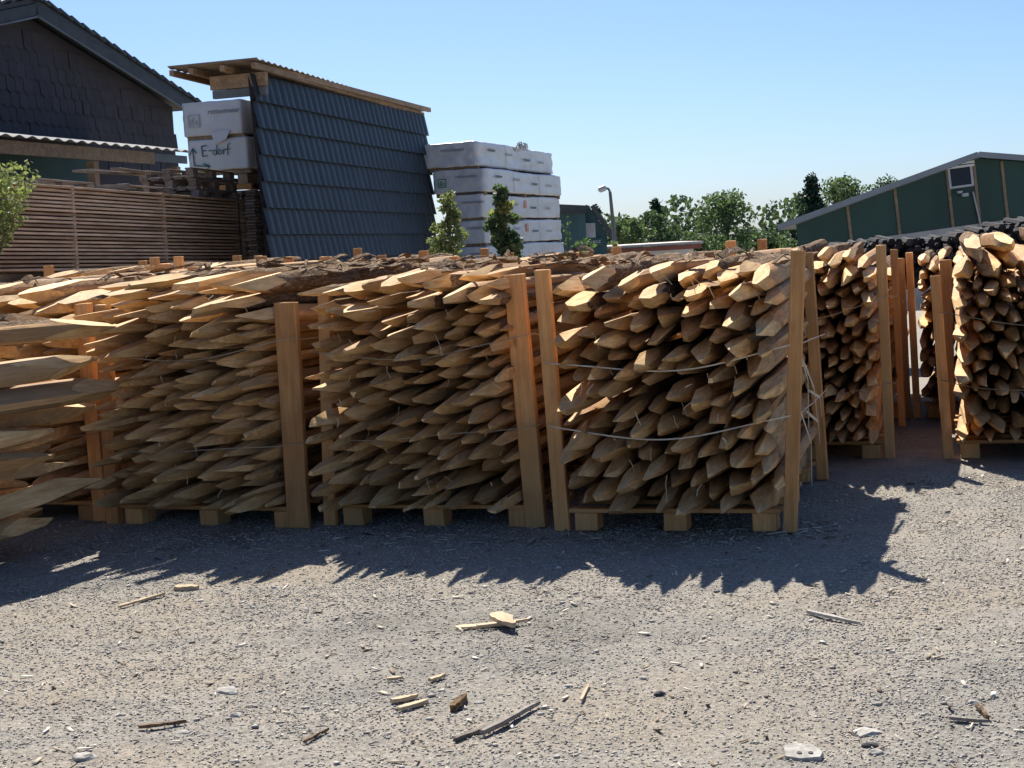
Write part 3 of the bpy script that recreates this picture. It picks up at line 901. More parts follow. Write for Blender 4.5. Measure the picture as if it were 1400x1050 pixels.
D4 = 44.0
low = thing('low_building', 'low pale building with red brown fascia between hut and trees', 'building')
a, b = P(826, 344, D4), P(948, 337, D4); 
m = MB(); m.add([a, b, Vector((b.x, D4, -3.2)), Vector((a.x, D4, -3.2))] + [p + by_ * 6 for p in (a, b, Vector((b.x, D4, -3.2)), Vector((a.x, D4, -3.2)))], [(0, 1, 2, 3), (0, 4, 5, 1), (1, 5, 6, 2), (3, 7, 4, 0)]); m.build('wall', M['whiteframe'], low)
d = (b - a).normalized()
m = MB(); m.box((0, 0, 0), ((b - a).length + .4, .1, .12), M=frame((a + b) / 2 + Vector((0, -.25, 0)), d, by_, d.cross(by_))); m.build('fascia', M['redtrim'], low)
m = MB(); m.box((0, 0, 0), ((b - a).length + .5, 6.5, .07), M=frame((a + b) / 2 + Vector((0, 3, .11)), d, by_, d.cross(by_))); m.build('roof', M['paleroof'], low)

# street lamp
D5 = 36.0
lt = P(834, 262, D5); lbm = P(841, 336, D5); ldir = (lt - lbm).normalized()
foot = lbm - ldir * ((lbm.z + 2.0) / ldir.z)
lamp = thing('street_lamp', 'slim grey street lamp with a single head beside the hut', 'street lamp')
m = MB(); m.tube([foot, lbm, lt], [.07, .055, .035], 8); m.build('pole', M['lampgrey'], lamp, smooth=40)
m = MB(); m.tube([lt, lt + Vector((-.04, 0, .07)), lt + Vector((-.1, 0, .08))], [.03, .03, .03], 6); m.build('arm', M['lampgrey'], lamp)
m = MB(); m.tube([lt + Vector((-.08, 0, .08)), lt + Vector((-.12, 0, .09)), lt + Vector((-.24, 0, .05)), lt + Vector((-.27, 0, .03))], [.03, .075, .07, .02], 10, flat=1.0); m.build('lamp_head', M['metal'], lamp, smooth=50)

# ------------------------------------------------------------------ trees and shrubs
def leaf_cloud(pts, size, aspect=0.6, seed=0, droop=0.2):
    r = np.random.default_rng(seed); n = len(pts)
    a = r.normal(size=(n, 3)); a[:, 2] -= droop; a /= np.linalg.norm(a, axis=1)[:, None]
    b = np.cross(a, r.normal(size=(n, 3))); b /= np.linalg.norm(b, axis=1)[:, None]
    s = size * r.uniform(0.6, 1.3, (n, 1)); w = s * aspect
    q = np.stack([pts - a * s * .5, pts + b * w * .5, pts + a * s * .5, pts - b * w * .5], 1).reshape(-1, 3)
    return q, np.arange(n * 4).reshape(n, 4)


def blobs(spec, n, seed, shell=0.5, loose=False):
    """points in a set of ellipsoid clumps: (x,y,z,rx,ry,rz)"""
    r = np.random.default_rng(seed); sp = np.array(spec, float)
    wts = sp[:, 3] * sp[:, 4] * sp[:, 5]; wts = wts ** 0.8
    k_ = r.choice(len(sp), n, p=wts / wts.sum())
    d = r.normal(size=(n, 3)); d /= np.linalg.norm(d, axis=1)[:, None]
    d = d * r.uniform(.8, 1.35, (n, 1)) if loose else d
    rad = r.uniform(shell, 1.0, (n, 1)) ** 0.7 * (1 + r.normal(size=(n, 1)) * .08)
    return sp[k_, :3] + d * rad * sp[k_, 3:6]


def tree(name, label, base, h, w, leafm, seed, n=4000, ls=0.12, shape='round', cat='tree', group=None, trunk=0.12, clumps=26, low=0.15, leafm2=None):
    r = random.Random(seed)
    t = thing(name, label, cat, group, Matrix.Translation(base))
    spec = []
    if shape == 'round':
        for i in range(clumps):
            zz = r.uniform(low, 1.0); mid_ = max(.55, (low + 1.05) / 2); rr = math.sqrt(max(0.02, 1 - ((zz - mid_) / (1.05 - mid_)) ** 2)) * w / 2
            a = r.uniform(0, 6.28); q = r.uniform(.25, 1) * rr * .8; s_ = r.uniform(.14, .26) * w
            spec.append((math.cos(a) * q, math.sin(a) * q, zz * h * .93, s_, s_, s_ * r.uniform(.6, .9)))
    elif shape == 'column':
        for i in range(clumps):
            t_ = i / clumps; zz = low + (1 - low) * t_ * .96; rr = w * .5 * (1 - .85 * t_) * r.uniform(.25, 1)
            a = r.uniform(0, 6.28); s_ = w * .15 * (1.1 - .5 * t_)
            spec.append((math.cos(a) * rr, math.sin(a) * rr, zz * h, s_, s_, s_ * .8))
    if shape == 'conifer':
        pts = []
        rr_ = np.random.default_rng(seed); tiers = int(clumps)
        for i in range(tiers):
            zz = low + (1 - low) * (i / tiers) ** .9; R_ = w / 2 * (1 - zz) ** .85 + .03
            nb = max(4, int(9 * (1 - zz) + 4))
            for j in range(nb):
                a = rr_.uniform(0, 6.28); L = R_ * rr_.uniform(.5, 1.2); m_ = max(4, int(n / tiers / nb))
                s_ = rr_.uniform(0, 1, m_) ** .7
                pts.append(np.stack([np.cos(a) * L * s_, np.sin(a) * L * s_, zz * h - .28 * L * s_ + rr_.normal(size=m_) * .03 * w], 1) + rr_.normal(size=(m_, 3)) * .022 * w * np.array([1, 1, .5]))
        pts = np.concatenate(pts)
    else:
        pts = blobs(spec, n, seed, loose=shape == 'column')
    V, F = leaf_cloud(pts, ls, .55, seed)
    mi = None
    if leafm2 is not None:
        rs = np.random.default_rng(seed); mi = (rs.uniform(size=len(F)) < np.clip((pts[:, 2] / h - .7) * 5.5, 0.02, .9)).astype(int)
    link('crown', raw_mesh('crown', V, F, leafm, [leafm, leafm2] if leafm2 is not None else None, mi), t)
    m = MB(); m.tube([(0, 0, -0.3), (r.uniform(-.02, .02) * w, 0, h * .4), (r.uniform(-.05, .05) * w, 0, h * .9)], [trunk, trunk * .7, trunk * .15], 7)
    for s_ in spec[::3]:
        z1 = max(.1 * h, s_[2] - .22 * h)
        m.tube([(0, 0, z1), (s_[0] * .5, s_[1] * .5, (z1 + s_[2]) / 2 + .02 * h), s_[:3]], [trunk * .4, trunk * .25, trunk * .08], 5)
    m.build('trunk', M['trunk'], t, smooth=60)
    return t


def stand(px, y_top, y_vis, wpx, d, z_base):
    b = P(px, y_vis, d); tp = P(px, y_top, d)
    return Vector((b.x, d, z_base)), tp.z - z_base, wpx * d / 2100


def T(name, label, px, yt, wpx, d, zb, lm, seed, **kw):
    b, h, w = stand(px, yt, 340, wpx, d, zb)
    return tree(name, label, b, h, w, lm, seed, **kw)


T('young_tree', 'young leafy tree with yellowing top in front of the white packs', 687, 250, 70, 17.5, 0, M['leafbirch'], 5, n=2300, ls=.08, shape='column', trunk=.03, clumps=46, low=.55, leafm2=M['leafyellow'])
T('birch_sapling', 'bushy young birch between tiled shelter and white packs', 615, 258, 74, 18.5, 0, M['leafpale'], 6, n=3000, ls=.06, shape='column', trunk=.03, clumps=40, low=.5)
T('shrub', 'pale leafy shrub reaching in at the left edge before the boards', -14, 204, 128, 14.5, 0, M['leafpale'], 8, n=3000, ls=.055, shape='round', cat='shrub', trunk=.04, clumps=40, low=.74)
T('shrub', 'dense green shrub at the foot of the blue green hut', 795, 318, 60, 33, -2, M['leaf'], 9, n=1500, ls=.11, cat='shrub', trunk=.04)
T('sapling', 'thin pale sapling in front of the low building', 842, 322, 34, 32, -2, M['leafpale'], 10, n=900, ls=.1, shape='column', trunk=.03, low=.4)
T('sapling', 'thin leafy sapling brushing the hut wall', 777, 286, 34, 34, -2, M['leafdark'], 11, n=420, ls=.09, shape='column', trunk=.03, low=.4)
T('broadleaf_tree', 'rounded green tree just right of the street lamp', 866, 291, 90, 70, -3, M['leafmuted'], 12, n=4600, ls=.24, trunk=.15)
T('broadleaf_tree', 'broad darker green tree under the small spruce top', 905, 284, 84, 74, -3, M['leafmutedark'], 13, n=4600, ls=.24, trunk=.15)
T('broadleaf_tree', 'small pale green tree between the street lamp and the rounded tree', 838, 300, 50, 64, -3, M['leafbirch'], 31, n=2200, ls=.2, trunk=.1)
T('spruce', 'small spruce top rising above the broad green tree', 899, 270, 90, 80, -3, M['needle'], 14, n=3000, ls=.27, shape='conifer', clumps=16, trunk=.12)
T('spruce', 'dark spruce half hidden behind the hut roof', 816, 281, 100, 78, -3, M['needle'], 15, n=3000, ls=.27, shape='conifer', clumps=16, trunk=.12)
T('birch_tree', 'tall rounded birch standing alone in the middle distance', 996, 255, 104, 66, -3, M['leafbirch'], 16, n=7500, ls=.19, trunk=.13, clumps=50)
T('broadleaf_tree', 'low green tree at the right foot of the tall birch', 1050, 312, 74, 62, -3, M['leafmutedark'], 17, n=3600, ls=.19, trunk=.1)
T('broadleaf_tree', 'low bushy tree at the left foot of the tall birch', 950, 314, 70, 64, -3, M['leafmuted'], 18, n=3600, ls=.19, trunk=.1)
T('broadleaf_tree', 'pale bushy tree in front of the tall birch', 986, 314, 60, 58, -3, M['leafbirch'], 19, n=2800, ls=.16, trunk=.08)
T('broadleaf_tree', 'green tree tucked beside the left end of the hall', 1084, 312, 60, 60, -3, M['leafbirch'], 20, n=2800, ls=.18, trunk=.1)
T('broadleaf_tree', 'low dark tree between the tall birch and the hall', 1022, 312, 64, 72, -3, M['leafmutedark'], 32, n=3400, ls=.22, trunk=.1)
T('spruce', 'dark spruce rising over the left slope of the hall roof', 1112, 239, 128, 95, -3, M['needle'], 21, n=4200, ls=.3, shape='conifer', clumps=17, trunk=.15)
T('broadleaf_tree', 'grey green tree behind the hall roof, right of the spruce', 1155, 243, 96, 98, -3, M['leafbirch'], 22, n=6500, ls=.25, trunk=.15)
T('broadleaf_tree', 'small tree top peeping over the middle of the hall roof', 1214, 238, 60, 105, -3, M['leafmutedark'], 23, n=2600, ls=.24, trunk=.12)
T('broadleaf_tree', 'low tree top just left of the one over the hall roof', 1188, 250, 60, 104, -3, M['leafmuted'], 24, n=2600, ls=.24, trunk=.12)
spec = [(x, y, random.uniform(-2.2, 2.6), random.uniform(2, 3.6), random.uniform(1.5, 3), random.uniform(1.4, 2.4)) for x, y in [(random.uniform(-14, 52), random.uniform(112, 130)) for _ in range(70)]]
V, F = leaf_cloud(blobs(spec, 34000, 77), .55, .6, 77)
tag(link('far_wood', raw_mesh('far_wood', V, F, M['leafmutedark'])), kind='stuff')

# ------------------------------------------------------------------ stakes
FACE_UP = {}
def stake_mesh(seed, bark=False, fat=False, L=2.2):
    """a split or round stake along +Y; its point at y = 0 is cut by true planes, so every facet is flat with crisp ridges"""
    r = random.Random(seed); N = 18
    R0 = 0.062
    h = [(r.uniform(.0, .16), r.uniform(0, 6.28)) for _ in range(3)]
    split = fat or r.random() < .5; sa = r.uniform(0, 6.28); sdp = r.uniform(.3, .55) if fat else r.uniform(.45, .8)
    sa2 = sa + r.uniform(1.4, 2.6); s2 = r.random() < (.8 if fat else .35)
    def rb(th):
        q = 1 + h[0][0] * math.cos(2 * th + h[0][1]) + h[1][0] * .7 * math.cos(3 * th + h[1][1]) + h[2][0] * .4 * math.cos(5 * th + h[2][1])
        for on, a in ((split, sa), (split and s2, sa2)):
            if on:
                c = math.cos(th - a)
                if c > 0.05: q = min(q, sdp / c)
        return q * R0
    ys = [-.03, .1, .2, .3, .42, .55, .75, 1.0, 1.35, 1.75, L]
    bx, bz, bp = r.uniform(-.018, .018), r.uniform(-.018, .018), r.uniform(0, 3)
    ba = r.uniform(0, 6.28); bw = r.uniform(1.7, 3.15) if bark else 0
    rough = [r.uniform(-.02, .02) for _ in range(N)]
    V = []
    for yi, y in enumerate(ys):
        ox, oz = bx * math.sin(y * 1.6 + bp), bz * math.sin(y * 1.9 + bp)
        for k_ in range(N):
            th = 2 * math.pi * k_ / N; q = rb(th) * (1 + rough[k_])
            if bark and abs((th - ba + math.pi) % (2 * math.pi) - math.pi) < bw: q *= 1 + r.uniform(-.08, .17)
            q *= 1 + r.uniform(-.015, .015)
            V.append((q * math.cos(th) + ox, y, q * math.sin(th) + oz))
    Fc, mi = [], []
    for i in range(len(ys) - 1):
        for k_ in range(N):
            Fc.append((i * N + k_, i * N + (k_ + 1) % N, (i + 1) * N + (k_ + 1) % N, (i + 1) * N + k_))
            th = 2 * math.pi * (k_ + .5) / N
            mi.append(2 if bark and abs((th - ba + math.pi) % (2 * math.pi) - math.pi) < bw else 0)
    Fc.append(tuple(range(N))[::-1]); mi.append(1); e = (len(ys) - 1) * N; Fc.append(tuple(e + k_ for k_ in range(N))); mi.append(1)
    me = bpy.data.meshes.new('stake'); me.from_pydata(V, [], Fc)
    for q in ('peeled', 'cut', 'bark'): me.materials.append(M[q])
    me.polygons.foreach_set('material_index', mi)
    bm = bmesh.new(); bm.from_mesh(me); bmesh.ops.recalc_face_normals(bm, faces=bm.faces)
    for f in bm.faces: f.smooth = True
    nf = r.choice((3, 4, 4, 4)); ph = r.uniform(0, 6.28)
    planes = []
    for f in range(nf):
        a = ph + 2 * math.pi * f / nf + (r.uniform(-.25, .25) if f else 0)
        TLf = (r.uniform(.42, .62) if f == 0 else r.uniform(.26, .55)); tp = r.uniform(-.15, .2) if f == 0 else r.uniform(.08, .5)
        planes.append((a, TLf, tp, 1.0))
    for _ in range(r.choice((1, 2, 2))):
        planes.append((r.uniform(0, 6.28), r.uniform(.1, .2), r.uniform(-.1, .3), 1.0))
    for a, TLf, tp, top in planes:
        d = Vector((math.cos(a), 0, math.sin(a))); ra = min(rb(a), R0 * 1.1)
        ax = Vector((bx * math.sin(bp), 0, bz * math.sin(bp)))
        p0 = ax + d * (tp * R0); p1 = ax + d * ra + Vector((0, TLf, 0))
        sl = (p1 - p0).normalized(); side = Vector((0, 1, 0)).cross(d); n_ = sl.cross(side).normalized()
        if n_.dot(d) < 0: n_ = -n_
        g = bmesh.ops.bisect_plane(bm, geom=bm.verts[:] + bm.edges[:] + bm.faces[:], dist=1e-6, plane_co=p0, plane_no=n_, clear_outer=True)
        ed = [x for x in g['geom_cut'] if isinstance(x, bmesh.types.BMEdge) and x.is_boundary]
        if ed:
            nfc = bmesh.ops.holes_fill(bm, edges=ed, sides=0)['faces']
            for x in nfc: x.material_index = 1; x.smooth = False
    bm.normal_update(); bm.to_mesh(me); bm.free()
    me.set_sharp_from_angle(angle=R(28))
    FACE_UP[me.name] = ph
    return me


PLAIN = [stake_mesh(100 + i) for i in range(26)]
BARKY = [stake_mesh(300 + i, True) for i in range(12)]


FLAT = [stake_mesh(500 + i, fat=True) for i in range(10)]
for q in FLAT: q.materials[0] = M['cut']  # split faces are fresh and pale; the paler bodies also carry glare as colour


def pack_circles(Wd, z0, ztop, r0, r1, seed, bigtop=0, loose=.008):
    r = random.Random(seed); cs = []
    fails = 0
    while fails < 14 and len(cs) < 220:
        rad = r.uniform(r0, r1)
        lvl = max([c[1] for c in cs], default=z0)
        if bigtop and cs and sorted(c[1] for c in cs)[-1] > ztop - .35 and r.random() < .7: rad *= 1 + bigtop * r.uniform(.4, 1)
        best = None
        for i in range(60):
            x = r.uniform(-Wd / 2 + rad, Wd / 2 - rad); z = z0 + rad
            for cx, cz, cr in cs:
                dx = abs(cx - x); s = rad + cr + loose
                if dx < s: z = max(z, cz + math.sqrt(s * s - dx * dx) * .985)
            if best is None or z < best[1]: best = (x, z)
        mound = ztop + 0.05 * math.cos(best[0] / Wd * 3) - .02
        if best[1] + rad > mound: fails += 1; continue
        cs.append((best[0], best[1], rad))
    return cs


ORD = ['first', 'second', 'third', 'fourth', 'fifth', 'sixth', 'seventh', 'eighth', 'ninth', 'tenth', 'eleventh', 'twelfth', 'thirteenth', 'fourteenth', 'fifteenth', 'sixteenth']
rest_V, rest_F, rest_m, rest_n = [], [], [], 0
_cache = {}
def arrays(me):
    if me.name not in _cache:
        v = np.empty(len(me.vertices) * 3, np.float32); me.vertices.foreach_get('co', v)
        _cache[me.name] = (v.reshape(-1, 3), [tuple(p.vertices) for p in me.polygons], [p.material_index for p in me.polygons])
    return _cache[me.name]


rest = {'v': [], 'f': [], 'm': [], 'n': 0}
def add_rest(me, Mx):
    v, f, m_ = arrays(me); A = np.array(Mx)
    w = v @ A[:3, :3].T + A[:3, 3]
    rest['v'].append(w); rest['f'] += [tuple(i + rest['n'] for i in q) for q in f]; rest['m'] += m_; rest['n'] += len(v)


CAND = []
def fill(CM, Wd, z0, ztop, desc, group, seed, r0=.038, r1=.068, ind=None, yawj=0.0, lead=-.24, flip=False, bark_top=.7, bigtop=0, depth=1.7, pool=None, spread=1.0, loose=.008, xoff=0.0):
    r = random.Random(seed)
    cs = [(x + xoff, z, q) for x, z, q in pack_circles(Wd, z0, ztop, r0, r1, seed, bigtop, loose)]
    layers = {}
    for c in cs: layers.setdefault(int((c[1] - z0) / .118), []).append(c)
    nl = max(layers)
    for l in sorted(layers):
        row = sorted(layers[l])
        for i, (x, z, rad) in enumerate(row):
            tops = z > ztop - .2
            bark = r.random() < (bark_top if tops else .07)
            me = r.choice(BARKY if bark else (pool or PLAIN))
            s = rad / .062
            y = lead + r.uniform(-.2, .13) * spread
            Mx = Matrix.Translation((x, y, z)) @ Euler((R(r.uniform(-1.6, 1.2)), r.uniform(0, 6.28), R(r.uniform(-1.8, 1.8) + yawj)), 'XYZ').to_matrix().to_4x4()
            # roll about own axis first, then lean; the outer ones keep inside the posts
            yaw_ = r.gauss(0, 1.6)
            if abs(x - xoff) > Wd / 2 - .16: yaw_ = math.copysign(abs(yaw_) * .6, x - xoff)
            yaw_ += yawj
            Mx = Matrix.Translation((x, y, z)) @ Matrix.Rotation(R(yaw_), 4, 'Z') @ Matrix.Rotation(R(r.gauss(.3, .6 if tops else 1.5)), 4, 'X') @ Matrix.Rotation(FACE_UP[me.name] - math.pi / 2 + r.choice((r.gauss(0, .3), r.uniform(0, 6.28), r.gauss(0, .3))), 4, 'Y') @ Matrix.Diagonal((s, 1, s, 1))
            if flip: Mx = Matrix.Translation((0, depth, 0)) @ Matrix.Rotation(math.pi, 4, 'Z') @ Mx
            Wm = CM @ Mx
            if ind is not None and ind(x, z, l, nl):
                n_ = len(row)
                if l == 0: lay = 'bottom layer'
                elif l == nl: lay = 'top layer'
                else: lay = ORD[l] + ' layer up'
                pos = 'only one' if n_ == 1 else ('leftmost' if i == 0 else 'rightmost' if i == n_ - 1 else ORD[i] + ' from left')
                CAND.append(((rad + (.03 if tops else 0)) / Wm.translation.y, me, Wm, '%s stake in %s, %s, %s' % ('barky pointed' if bark else 'pale pointed', desc, lay, pos), group))
            else:
                add_rest(me, Wm)


# ------------------------------------------------------------------ pallet crates
def crate(right=None, left=None, yaw=17.0, Wd=1.2, D=1.7, label='', posts=None, strapz=((.98, .02), (.58, .0)), simple=False, tails=False, nposts=4):
    """posts: front-left, front-right, rear-left, rear-right = (height, width, thickness, lean_x, lean_y)"""
    dp = Vector((math.sin(R(yaw)), math.cos(R(yaw)), 0)); rt = Vector((dp.y, -dp.x, 0))
    o = (right - rt * Wd / 2) if right is not None else (left + rt * Wd / 2)
    o.z = 0
    CM = frame(o, rt, dp, UP)
    t = thing('pallet_crate', label, 'pallet crate', 'pallet crates of pointed stakes', CM)
    posts = posts or [(1.45, .09, .05, 0, 0)] * 4
    for (sx, yy), (h, w, th, lx, ly) in list(zip(((-1, 0.0), (1, 0.0), (-1, D), (1, D)), posts))[:nposts]:
        me = bevel_box('post', (w, th, h), M['post'], .004, .002)
        x = sx * (Wd / 2 - w / 2)
        link('post', me, t, Matrix.Translation((x, yy, 0)) @ Matrix.Rotation(R(lx), 4, 'Y') @ Matrix.Rotation(R(ly), 4, 'X') @ Matrix.Translation((0, 0, h / 2)))
    bmsh = bevel_box('block', (.125, .14, .1), M['post'], .004, .003)
    dm = [bevel_box('deck_board', (Wd - .16, .1, .024), M['rail'], .003, .002) for _ in range(2)]
    for xx in (-Wd / 2 + .185, 0.02, Wd / 2 - .165):
        for yy in ((.06,) if simple else (.06, D / 2, D - .06)): link('block', bmsh, t, Matrix.Translation((xx + random.uniform(-.012, .012), yy, .05)))
    for i, yy in enumerate((.04,) if simple else np.linspace(.04, D - .04, 7)): link('deck_board', dm[i % 2], t, Matrix.Translation((random.uniform(-.01, .01), yy, .1125)))
    r = random.Random(int(yaw * 100) + int(abs(o.x) * 1000))
    for zz, sl in strapz:
        n = 14; pts = [(-Wd / 2 - .01, .03, zz)]
        ph = r.uniform(0, 6)
        for i in range(n + 1):
            s = i / n
            pts.append((-Wd / 2 + Wd * s, -.036 - .16 * math.sin(math.pi * s) ** .5 - .02 * math.sin(ph + s * 9), zz + sl * s - .05 * math.sin(math.pi * s) + .018 * math.sin(ph + s * 7)))
        pts.append((Wd / 2 + .01, .03, zz + sl))
        if not simple:
            pts += [(Wd / 2 + .012, D * .5, zz + sl - .02), (Wd / 2 + .01, D, zz)]
        m = MB(); m.tube(pts, .004 if tails else .003, 5, flat=.5)
        m.build('strap', M['strap'] if tails else M['twine'], t, smooth=60)
    if tails:
        for (y0, z0, y1, z1) in ((.12, .95, .75, .42), (.05, .99, .25, .52), (.5, .7, .95, .5), (.1, .62, .3, .2), (.35, .6, .8, .36)):
            m = MB(); m.ribbon([(Wd / 2 + .03, y0, z0), (Wd / 2 + .06, (y0 + y1) / 2 + .05, (z0 + z1) / 2 + .03), (Wd / 2 + .05, y1, z1)], .016, (1, 0, 0), .003)
            m.build('strap_end', M['strap'], t)
    return t, CM


def always(x, z, l, nl): return True

c1, CM1 = crate(right=G(424, 722), yaw=22, Wd=1.42, label='front row crate of stakes, left one, with a broad right post',
                posts=[(1.36, .09, .06, 1.2, 0), (1.33, .14, .045, .3, 0), (1.4, .09, .05, 0, 0), (1.4, .09, .05, 0, 0)], strapz=((1.05, .06), (.52, .0)))
fill(CM1, 1.18, .126, 1.52, 'the left front crate', 'stakes in the left front crate', 21, r0=.036, r1=.064, ind=always, yawj=-1.0, xoff=-.025)
c2, CM2 = crate(right=G(747, 720), yaw=18.5, Wd=1.37, label='front row crate of stakes, middle one, right post leaning left',
                posts=[(1.4, .075, .05, 2.2, 0), (1.43, .115, .06, -2.2, 0), (1.45, .09, .05, 0, 0), (1.45, .09, .05, 0, 0)], strapz=((1.02, .06), (.56, .04)))
fill(CM2, 1.19, .126, 1.49, 'the middle front crate', 'stakes in the middle front crate', 22, r0=.036, r1=.064, ind=always, yawj=-.5, xoff=-.02)
c3, CM3 = crate(right=G(1090, 727), yaw=17.3, Wd=1.33, D=1.72, label='front row crate of stakes, right one, dangling strap ends on its side',
                posts=[(1.45, .085, .05, -1.8, 0), (1.49, .072, .06, 3.6, 0), (1.45, .09, .05, 0, 0), (1.45, .07, .05, -2.0, 0)], strapz=((.93, .05), (.58, .03)), tails=True)
fill(CM3, 1.2, .126, 1.45, 'the right front crate', 'stakes in the right front crate', 23, ind=always, r0=.04, r1=.068, xoff=.02)
# neighbour at far left of the front row, mostly hidden
c00, CM00 = crate(right=G(150, 712), yaw=21, Wd=1.4, label='front row crate of stakes at the far left, half hidden by nearer stakes',
                  posts=[(1.4, .09, .05, 0, 0), (1.37, .1, .06, -1.0, 0), (1.4, .09, .05, 0, 0), (1.4, .09, .05, 0, 0)])
fill(CM00, 1.22, .126, 1.5, 'the far left front crate', 'stakes in the far left front crate', 24)
# nearest crate, cut by the left edge of the picture: its points look away from the camera
yaw0 = 28.0
far_r = G(100, 758)
dp0 = Vector((math.sin(R(yaw0)), math.cos(R(yaw0)), 0))
c0, CM0 = crate(right=far_r - dp0 * 1.85, yaw=yaw0, Wd=1.2, D=1.15, label='nearest crate, cut off by the left edge, its stake points facing away',
                posts=[(1.3, .09, .05, 0, 0)] * 2 + [(.1, .09, .05, 0, 0), (.1, .09, .05, 0, 0)], strapz=((.9, 0),))
fill(CM0, 1.1, .126, 1.32, 'the nearest left crate', 'stakes in the nearest crate', 25, r0=.05, r1=.085, pool=FLAT + PLAIN[:4], spread=2.1, loose=.034, flip=True, lead=-.36, depth=1.7, ind=lambda x, z, l, nl: x < -.36)
# second row
base4 = G(1224, 627)
row_rt = Vector((math.cos(R(17)), -math.sin(R(17)), 0)); row_dp = Vector((math.sin(R(17)), math.cos(R(17)), 0))
c4, CM4 = crate(right=base4.copy(), yaw=17, Wd=1.2, label='second row crate of stakes, just right of the front row',
                posts=[(1.4, .09, .05, 0, 0), (1.46, .068, .055, -.8, 0), (1.4, .06, .05, 0, 0), (1.4, .055, .05, -1, 0)], strapz=((.98, .12), (.55, -.04)))
fill(CM4, 1.04, .126, 1.45, 'the second row crate', 'x', 26, r0=.036, r1=.058, bigtop=.35, loose=.003)
c5, CM5 = crate(left=G(1290, 627), yaw=16, Wd=1.25, label='heaped crate of thick pale stakes at the right edge',
                posts=[(1.24, .066, .05, -2.5, 0), (1.45, .09, .05, 0, 0), (1.3, .09, .05, 0, 0), (1.45, .09, .05, 0, 0)], strapz=((.98, -.04), (.55, -.08)))
fill(CM5, 1.1, .126, 1.5, 'the heaped right crate', 'thick stakes heaped in the right edge crate', 27, r0=.038, r1=.06, loose=.003, bigtop=.75, bark_top=.3, ind=lambda x, z, l, nl: z > 1.28)
where = {1: 'behind the right front crate', 2: 'behind the middle front crate', 3: 'behind the left front crate', 4: 'at the left end'}
for kk in (1, 2, 3, 4):
    hh = 1.43 + .03 * kk
    _, CMx = crate(right=base4 - row_rt * 1.36 * kk, yaw=17, label='second row crate of stakes ' + where[kk], posts=[(hh + random.uniform(-.04, .06), .085, .05, 0, 0) for _ in range(4)], simple=True, strapz=())
    fill(CMx, 1.06, .126, hh - .03, '', '', 40 + kk, r0=.05, r1=.07)
for kk in (0, 1, 2, 3, 4, 5):
    hh = 1.44 + .04 * kk if kk else 1.36
    nm = {0: 'in the third row seen through the gap between two crates', 1: 'in the third row behind the right front crate', 2: 'in the third row behind the middle front crate', 3: 'in the third row towards the tiled shelter', 4: 'in the third row before the board stack', 5: 'in the third row at the far left'}[kk]
    _, CMx = crate(right=base4 + row_dp * 2.25 - row_rt * (1.37 * kk - .02), yaw=17, label='crate of stakes ' + nm, nposts=4 if kk else 2, posts=[(hh + random.uniform(-.05, .05), .085 if kk else .055, .05, random.uniform(-1, 1), 0) for _ in range(4)], simple=True, strapz=())
    fill(CMx, 1.06, .126, hh - .06, '', '', 60 + kk, r0=.05, r1=.07)
_, CMx = crate(left=base4 + row_dp * 2.25 + row_rt * .04, yaw=17, label='crate of stakes in the third row behind the heaped right edge crate', nposts=2, posts=[(1.36, .055, .05, -1.2, 0)] * 4, simple=True, strapz=())
fill(CMx, 1.1, .126, 1.36, '', '', 70, r0=.036, r1=.055, loose=.002)

CAND.sort(key=lambda c: -c[0])
for i, (_, me, Wm, lab, grp) in enumerate(CAND):
    if i < 298: tag(link('stake', me, None, Wm), lab, 'stake', grp)
    else: add_rest(me, Wm)
rm = bpy.data.meshes.new('stake_heap')
rm.from_pydata(np.concatenate(rest['v']).tolist(), [], rest['f'])
for q in ('peeled', 'cut', 'bark'): rm.materials.append(M[q])
rm.polygons.foreach_set('material_index', rest['m']); rm.polygons.foreach_set('use_smooth', [True] * len(rm.polygons)); rm.set_sharp_from_angle(angle=R(24))
tag(link('stake_heap', rm), kind='stuff')

# dark log pile behind the right crates
m = MB(); rr = random.Random(5)
for i in range(1100):
    px = rr.uniform(1095, 1470); t_ = (px - 1095) / 375
    ytop = 347 - 47 * t_ - 4 * math.sin(t_ * 9)
    d = 17.5 - 2 * t_ + rr.uniform(0, .5)
    p = P(px, ytop + rr.uniform(0, 1) ** 1.3 * 60, d)
    if p.z < .06: continue
    a = Vector((rr.uniform(-.15, .15), -1, rr.uniform(-.12, .12))).normalized() * .42
    rad = rr.uniform(.022, .05)
    m.tube([p, p - a], [rad, rad * .95], 6)
tag(m.build('dark_log_pile', M['darklog']), kind='stuff')

# splinters hanging from the cut stakes and shavings between them
m = MB(); rr = random.Random(9)
for CMx, n in ((CM1, 26), (CM2, 34), (CM3, 46)):
    for i in range(n):
        p = CMx @ Vector((rr.uniform(-.52, .52), rr.uniform(-.3, -.1), rr.uniform(.25, 1.4)))
        d = Vector((rr.uniform(-.4, .4), rr.uniform(-.4, .1), rr.uniform(-1, .1))).normalized()
        L = rr.uniform(.02, .09)
        m.ribbon([p, p + d * L * .5 + Vector((rr.uniform(-.01, .01), 0, 0)), p + d * L], rr.uniform(.002, .006), (rr.uniform(-1, 1), -1, rr.uniform(-1, 1)), .0015)
tag(m.build('hanging_splinters', M['splinter']), kind='stuff')

